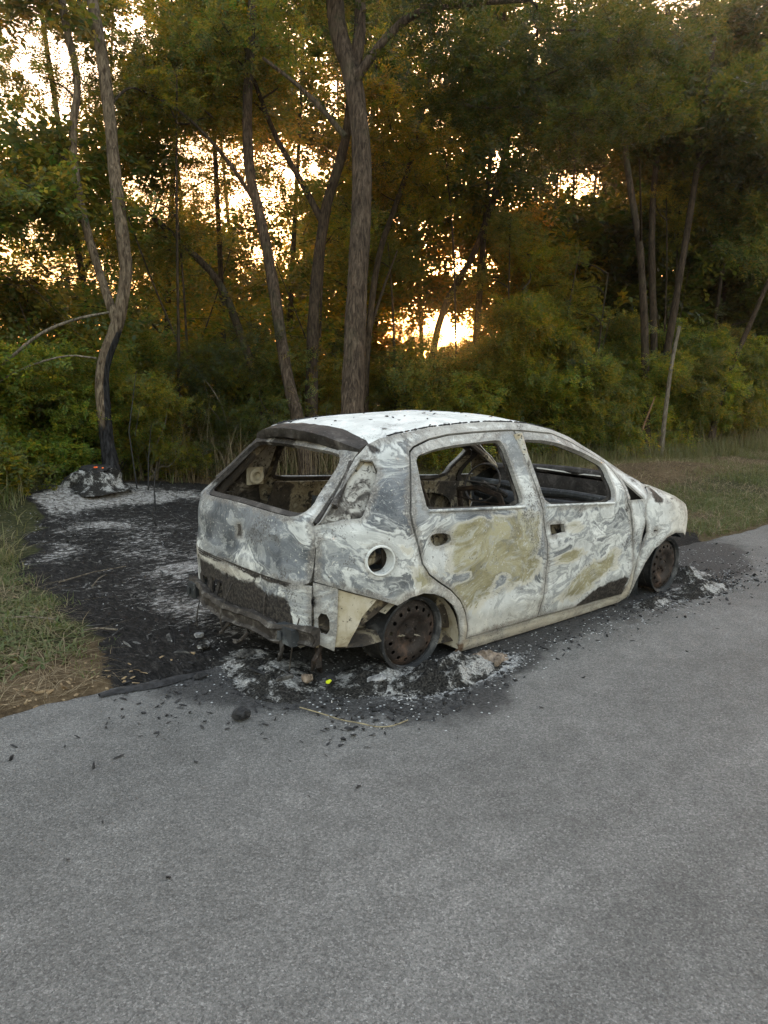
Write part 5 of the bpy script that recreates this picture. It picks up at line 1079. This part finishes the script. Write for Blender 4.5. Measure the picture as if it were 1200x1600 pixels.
litter('charred_crumbs', PB, lambda r: r.uniform(.003, .008)+.012*r.random()**4, M_CHARRED, 22, elong=1.6)
PC = cat([np.stack([r.uniform(-2.0, 4.8, 110), -.1-1.5*r.random(110)**1.6], 1), gaus(130, -1.0, -.35, .35, .25), gaus(60, 3.9, -.8, .6, .25)])
litter('loose_char_bits', PC, lambda r: r.uniform(.003, .012), M_CHARRED, 23, elong=2.0)
PD = cat([np.stack([r.uniform(-1.2, 3.2, 900), r.uniform(.1, 5.6, 900)], 1)]); PD = PD[charred_at(PD) > .05]
litter('charred_litter', PD, lambda r: r.uniform(.004, .010)+.014*r.random()**4, M_ASHD, 24, elong=2.2)
PS_ = np.stack([r.uniform(-1.2, 3.2, 420), r.uniform(.1, 5.6, 420)], 1); PS_ = PS_[charred_at(PS_) > .03]; litter('charred_sticks', PS_, lambda r: r.uniform(.006, .012), M_ASHD, 44, elong=8.0)
PE = cat([gaus(160, .2, 5.2, .5, .3), gaus(120, -.5, 4.2, .35, .4), gaus(140, .3, 3.4, .6, .6), gaus(90, -.5, 1.0, .3, .5)]); litter('grey_ash_flakes', PE, lambda r: r.uniform(.003, .008), M_ASH, 25, elong=1.5)
PF = cat([np.stack([r.uniform(-2.4, -1.25, 100), r.uniform(.0, 3, 100)], 1), gaus(60, -1.6, .1, .3, .08)]); litter('dry_leaf_litter', PF, lambda r: r.uniform(.006, .016), M_STRAWL, 26, elong=1.8)

# ash heaps under and beside the wheels
def heap(name, cx, cy, rx_, ry_, h, mat, label, seed, lump=.35):
    n = 46; u_, v_ = np.meshgrid(np.linspace(-1, 1, n), np.linspace(-1, 1, n)); rr_ = np.hypot(u_, v_)
    hz = h*sstep(1, .0, rr_*(1+.35*(fbm(u_*3+seed, v_*3, seed, 3)-.5)))*(1+lump*4*(fbm(u_*5+seed, v_*5, seed+2, 4)-.5))+.004*(fbm(u_*22, v_*22, 5, 2)-.3)-.003
    hz = np.where(rr_ > .99, -.012, hz)
    V = np.stack([u_*rx_, v_*ry_, hz], -1).reshape(-1, 3); b = (np.arange(n-1)[:, None]*n+np.arange(n-1)).ravel(); Q = np.stack([b, b+1, b+n+1, b+n], 1)
    o = link(name, mesh_np(name, V, Q, [mat], quads=True), None, (cx, cy, .0)); tag(o, label, 'ash'); return o
heap('ash_heap', .10, -.92, .46, .20, .09, M_HEAP, 'black and white ash heaped under the near rear rim', 3)
heap('ash_heap', -.22, -.72, .34, .22, .05, M_HEAP, 'dark ash spread under the near rear corner of the car', 7)
heap('ash_heap', .40, -.90, .22, .12, .05, M_TAN, 'tan slag heap between the near rear rim and the sill', 11)
heap('ash_heap', 3.05, -.62, .30, .20, .09, M_HEAP, 'dark ash heap in front of the near front rim', 13)
heap('ash_heap', 2.75, -.90, .42, .16, .065, M_HEAP, 'whitish ash spilling from under the near front rim', 17)
heap('ash_heap', 2.18, -.88, .26, .10, .04, M_HEAP, 'small ash heap behind the near front rim', 19)
heap('ash_heap', -.60, -.25, .22, .45, .045, M_HEAP, 'grey ash drifted under the rear crash beam', 23)

def lump(name, c, d, mat, label, cat_, seed, rot=0.0, k=14, parent=None):
    import bmesh
    rr = np.random.default_rng(seed); v = unit(rr.normal(size=(k*3, 3)))*rr.uniform(.85, 1, (k*3, 1)); v = np.sign(v)*np.abs(v)**.6; v = v*np.array(d)/2
    bm = bmesh.new(); [bm.verts.new(t_) for t_ in v]; bmesh.ops.convex_hull(bm, input=bm.verts)
    for e_ in [x_ for x_ in bm.verts if not x_.link_faces]: bm.verts.remove(e_)
    bmesh.ops.subdivide_edges(bm, edges=bm.edges, cuts=1, use_grid_fill=True)
    for x_ in bm.verts: x_.co += Vector(rr.normal(size=3)*min(d)*.03)
    me = bpy.data.meshes.new(name); bm.to_mesh(me); bm.free(); me.materials.append(mat); o = link(name, me, parent, c); o.rotation_euler = (0, 0, rot); return tag(o, label, cat_)
lump('charred_block', (-1.0, -.715, .022), (.085, .075, .05), M_CHARRED, 'rounded black block lying alone on the asphalt behind the car', 'debris', 3, .4)
lump('charred_block', (-.93, -.18, .014), (.075, .045, .03), M_CHARRED, 'small flat black lump at the end of the charred strip', 'debris', 4, .2)
lump('plastic_scrap', (-.50, -.70, .045), (.035, .022, .018), M_YEL, 'bright yellow scrap lying in the black ash', 'debris', 5, .3)
lump('slag_lump', (.44, -.985, .022), (.15, .04, .04), M_TAN, 'tan slab of slag beside the near rear rim', 'debris', 6, .5)
lump('ash_chunk', (-.74, .16, .04), (.13, .07, .022), M_HEAP, 'pale flat ash chunk below the rear crash beam', 'debris', 8, .9)
lump('ash_chunk', (-.68, .33, .035), (.06, .05, .03), M_ASH, 'smaller grey ash chunk beside the flat one', 'debris', 9, .1)
for i, (x_, y_, d_, m_, l_) in enumerate(((-.64, -.52, (.10, .05, .03), M_ASHD, 'crumpled grey scrap below the right end of the crash beam'), (-.56, -.60, (.07, .06, .05), M_TAN, 'tan melted lump below the right end of the crash beam'), (-.70, -.36, (.12, .04, .018), M_CHARRED, 'black curled strip in the ash under the crash beam'), (-.62, -.10, (.13, .06, .02), M_ASHD, 'flat sooty plate under the middle of the crash beam'), (-.46, -.66, (.08, .05, .035), M_CHARRED, 'black lump beside the yellow scrap'), (-.28, -.80, (.12, .05, .02), M_ASH, 'thin grey shard leaning in the ash before the rear rim'))):
    o = lump('scrap_piece', (x_, y_, .03+d_[2]*.3), d_, m_, l_, 'debris', 60+i, i*1.1); o.rotation_euler = (.35*(i % 3-1), .3*((i+1) % 3-1), i*1.1); o['group'] = 'scrap under the tail of the car'
heap('ash_heap', -.66, -.45, .20, .30, .05, M_HEAP, 'lumpy dark ash under the right end of the crash beam', 29)
g = Geo(); t_ = np.linspace(0, 1, 20); P = np.stack([-1.42+.52*t_, -.10-.05*t_+.01*np.sin(9*t_), .012+0*t_], 1)
Vw = []; 
for i, p in enumerate(P):
    w_ = .028*math.sin(math.pi*(i+.6)/20.2)**.5+.006; Vw += [p+[0, -w_, -.008], p+[.004, -w_*.5, .000+.003*rng.random()], p+[0, w_*.6, .002+.004*rng.random()], p+[0, w_, -.006]]
qd = [(i*4+j, (i+1)*4+j, (i+1)*4+(j+1) % 4, i*4+(j+1) % 4) for i in range(19) for j in range(4)]; g.add(Vw, to_tris(qd)); o = g.build('charred_strip', [M_CHARRED]); tag(o, 'long charred trim strip lying along the edge of the asphalt', 'debris')
g = Geo(); wp = smooth_path([(-.74, -.80, .012), (-.70, -.92, .014), (-.66, -1.02, .006), (-.62, -1.10, .012), (-.58, -1.17, .006), (-.52, -1.21, .008), (-.42, -1.20, .005)]); g.tube(wp, .0028, 6); o = g.build('burnt_wire', [M_WIRE]); tag(o, 'thin pale wire curving through the edge of the soot', 'wire')
for i, (x, y, a, l) in enumerate(((-.95, 2.0, .2, .55), (-.80, 1.75, .9, .3), (-1.25, 1.1, 2.5, .3), (-1.0, .75, 2.7, .22))):
    g = Geo(); d_ = np.array([math.cos(a), math.sin(a), .03]); p0 = np.array([x, y, float(ground_z(x, y))+.015]); g.tube([p0-p0, d_*l*.5+[0, .01, .012], d_*l], [.006, .005, .003], 6, jitter=.3); o = g.build('fallen_twig', [M_PALE], None, tuple(p0)); tag(o, ['long pale twig on the char near the grass corner', 'short twig crossing the long pale twig', 'straw-coloured twig on the left verge', 'small pale twig nearest the asphalt'][i], 'twig')
# scorched saplings standing in the burnt patch, and broken stalks at the right
for i, (x, y, h) in enumerate(((.75, 4.2, .45), (.45, 3.5, .3), (1.0, 5.3, 1.4), (1.12, 5.25, .8))):
    g = Geo(); z_ = float(ground_z(x, y)); g.tube([(0, 0, 0), (rng.normal()*.03, 0, h*.5), (rng.normal()*.08, rng.normal()*.05, h)], [.009, .007, .003], 6, jitter=.3); g.tube([(0, 0, h*.45), (.08, .02, h*.7)], [.004, .002], 5); o = g.build('charred_sapling', [M_CHARRED], None, (x, y, z_)); tag(o, ['charred upright twig in the burnt patch left of the tailgate', 'shorter charred twig in the middle of the burnt patch', 'tall scorched stem rising beside the charred trunk', 'scorched stem at the foot of the charred trunk'][i], 'twig')
for i, (x, y, dx, h) in enumerate(((10.2, 4.3, .55, 1.15), (9.6, 4.35, .16, .55))):
    g = Geo(); z_ = float(ground_z(x, y)); g.tube([(0, 0, 0), (dx*.4, 0, h*.5), (dx, 0, h)], [.035, .022, .010], 7, jitter=.3); o = g.build('broken_stalk', [M_PALE if i else M_RUSTST], None, (x, y, z_)); tag(o, ['reddish broken stalk leaning right behind the bonnet', 'shorter pale broken stalk left of the reddish one'][i], 'stalk')

# smouldering stump at the edge of the burnt patch
sx, sy = .50, 5.30; st = empty('smouldering_stump', (sx, sy, float(ground_z(sx, sy))-.02), 'ash-covered smouldering stump with a glowing ember on top', 'stump')
n = 40; a = np.linspace(0, 2*math.pi, n, endpoint=False); Vw = []; hs2 = [(0.0, .42), (.03, .34), (.09, .27), (.16, .24), (.215, .20), (.24, .15), (.232, .08), (.228, .01)]
for k_, (h_, r_) in enumerate(hs2):
    rr_ = r_*(1+.55*(fbm(np.cos(a)*1.8+5, np.sin(a)*1.8+h_*5, 3, 4)-.5)*2+.07*np.sin(a*9+h_*8)+.05*rng.normal(size=n)*.5); Vw.append(np.stack([rr_*np.cos(a)*1.1, rr_*np.sin(a), h_*(.75+.9*(fbm(np.cos(a)*1.5, np.sin(a)*1.5, 9, 3)-.3))+.03*(fbm(np.cos(a)*4, np.sin(a)*4, 9+k_, 3)-.5)], 1))
qd = [(i*n+j, i*n+(j+1) % n, (i+1)*n+(j+1) % n, (i+1)*n+j) for i in range(len(hs2)-1) for j in range(n)]
g = Geo(); g.add(np.concatenate(Vw), to_tris(qd)); g.build('stump_body', [M_HEAP], st, sharp=60)
lump('charred_top', (0.02, 0, .235), (.36, .30, .10), M_CHARRED, None, None, 31, parent=st)
N = NT('glowing_ember'); P_ = N.obj(); c_ = N.ramp(N.noise(P_, 60, 4, .7), [(.4, (.02, .01, .01)), (.52, (.9, .12, .02)), (.68, (1, .45, .2))]); em = N.n('Emission', {'Color': c_, 'Strength': .07}); N.t.links.new(em.outputs[0], N.out.inputs[0])
lump('ember', (-.02, -.10, .268), (.045, .04, .02), N.m, None, None, 33, parent=st)
lump('ember', (.05, -.13, .262), (.02, .02, .012), N.m, None, None, 34, parent=st)

# the low sun finds one small opening: leafy sprays and twigs that would stand in it are left out
bpy.context.view_layer.update(); C0 = Vector(CAM); sd_r = sdir.cross(Vector((0, 0, 1))).normalized(); sd_u = sd_r.cross(sdir)
for _ in range(40):
    dg = bpy.context.evaluated_depsgraph_get(); kill = set()
    for ox, oz in ((0, 0), (.0035, 0), (-.0035, 0), (0, .0035), (0, -.0035), (.0025, .0025), (-.0025, .0025)):
        d_ = (sdir+sd_r*ox+sd_u*oz).normalized(); hit = scene.ray_cast(dg, C0, d_)
        if hit[0] and hit[4].name.split('.')[0] in ('leaf_cluster', 'branch', 'stem', 'limb'): kill.add(hit[4].name)
    if not kill: break
    for k_ in kill: bpy.data.objects.remove(bpy.data.objects[k_])
    bpy.context.view_layer.update()

# labels that repeat get their place within the little set, counted from the left
dup = {}
for o in [o_ for o_ in COL.objects if o_.parent is None and o_.get('label') and o_.get('group')]: dup.setdefault((o['group'], o['label']), []).append(o)
for (g_, l_), L in dup.items():
    if len(L) < 2: continue
    L.sort(key=lambda o_: cam_px(tuple(o_.location))[0]); n_ = len(L)
    w_ = ['left one', 'right one'] if n_ == 2 else (['leftmost', 'middle', 'rightmost'] if n_ == 3 else ['first', 'second', 'third', 'fourth', 'fifth', 'sixth', 'seventh', 'eighth'])
    for i, o in enumerate(L):
        if i < len(w_): o['label'] = l_+', '+w_[i]+('' if n_ < 4 else ' from left')

# ------------------------------------------------------------ thin haze volume added to give the sun an orange glow
N = NT('sun_glow_haze'); pv = N.n('VolumePrincipled', {'Color': (1, .93, .82), 'Density': .0018, 'Anisotropy': .95}); N.t.links.new(pv.outputs[0], N.out.inputs['Volume'])
g = Geo(); x0, x1, z0, z1 = -910, 1510, -3.5, 18.0
g.add([(x0, x0, z0), (x1, x0, z0), (x1, x1, z0), (x0, x1, z0), (x0, x0, z1), (x1, x0, z1), (x1, x1, z1), (x0, x1, z1)], to_tris([(0, 3, 2, 1), (4, 5, 6, 7), (0, 1, 5, 4), (1, 2, 6, 5), (2, 3, 7, 6), (3, 0, 4, 7)]))
o = g.build('haze', [N.m], smooth=False); o['kind'] = 'stuff'
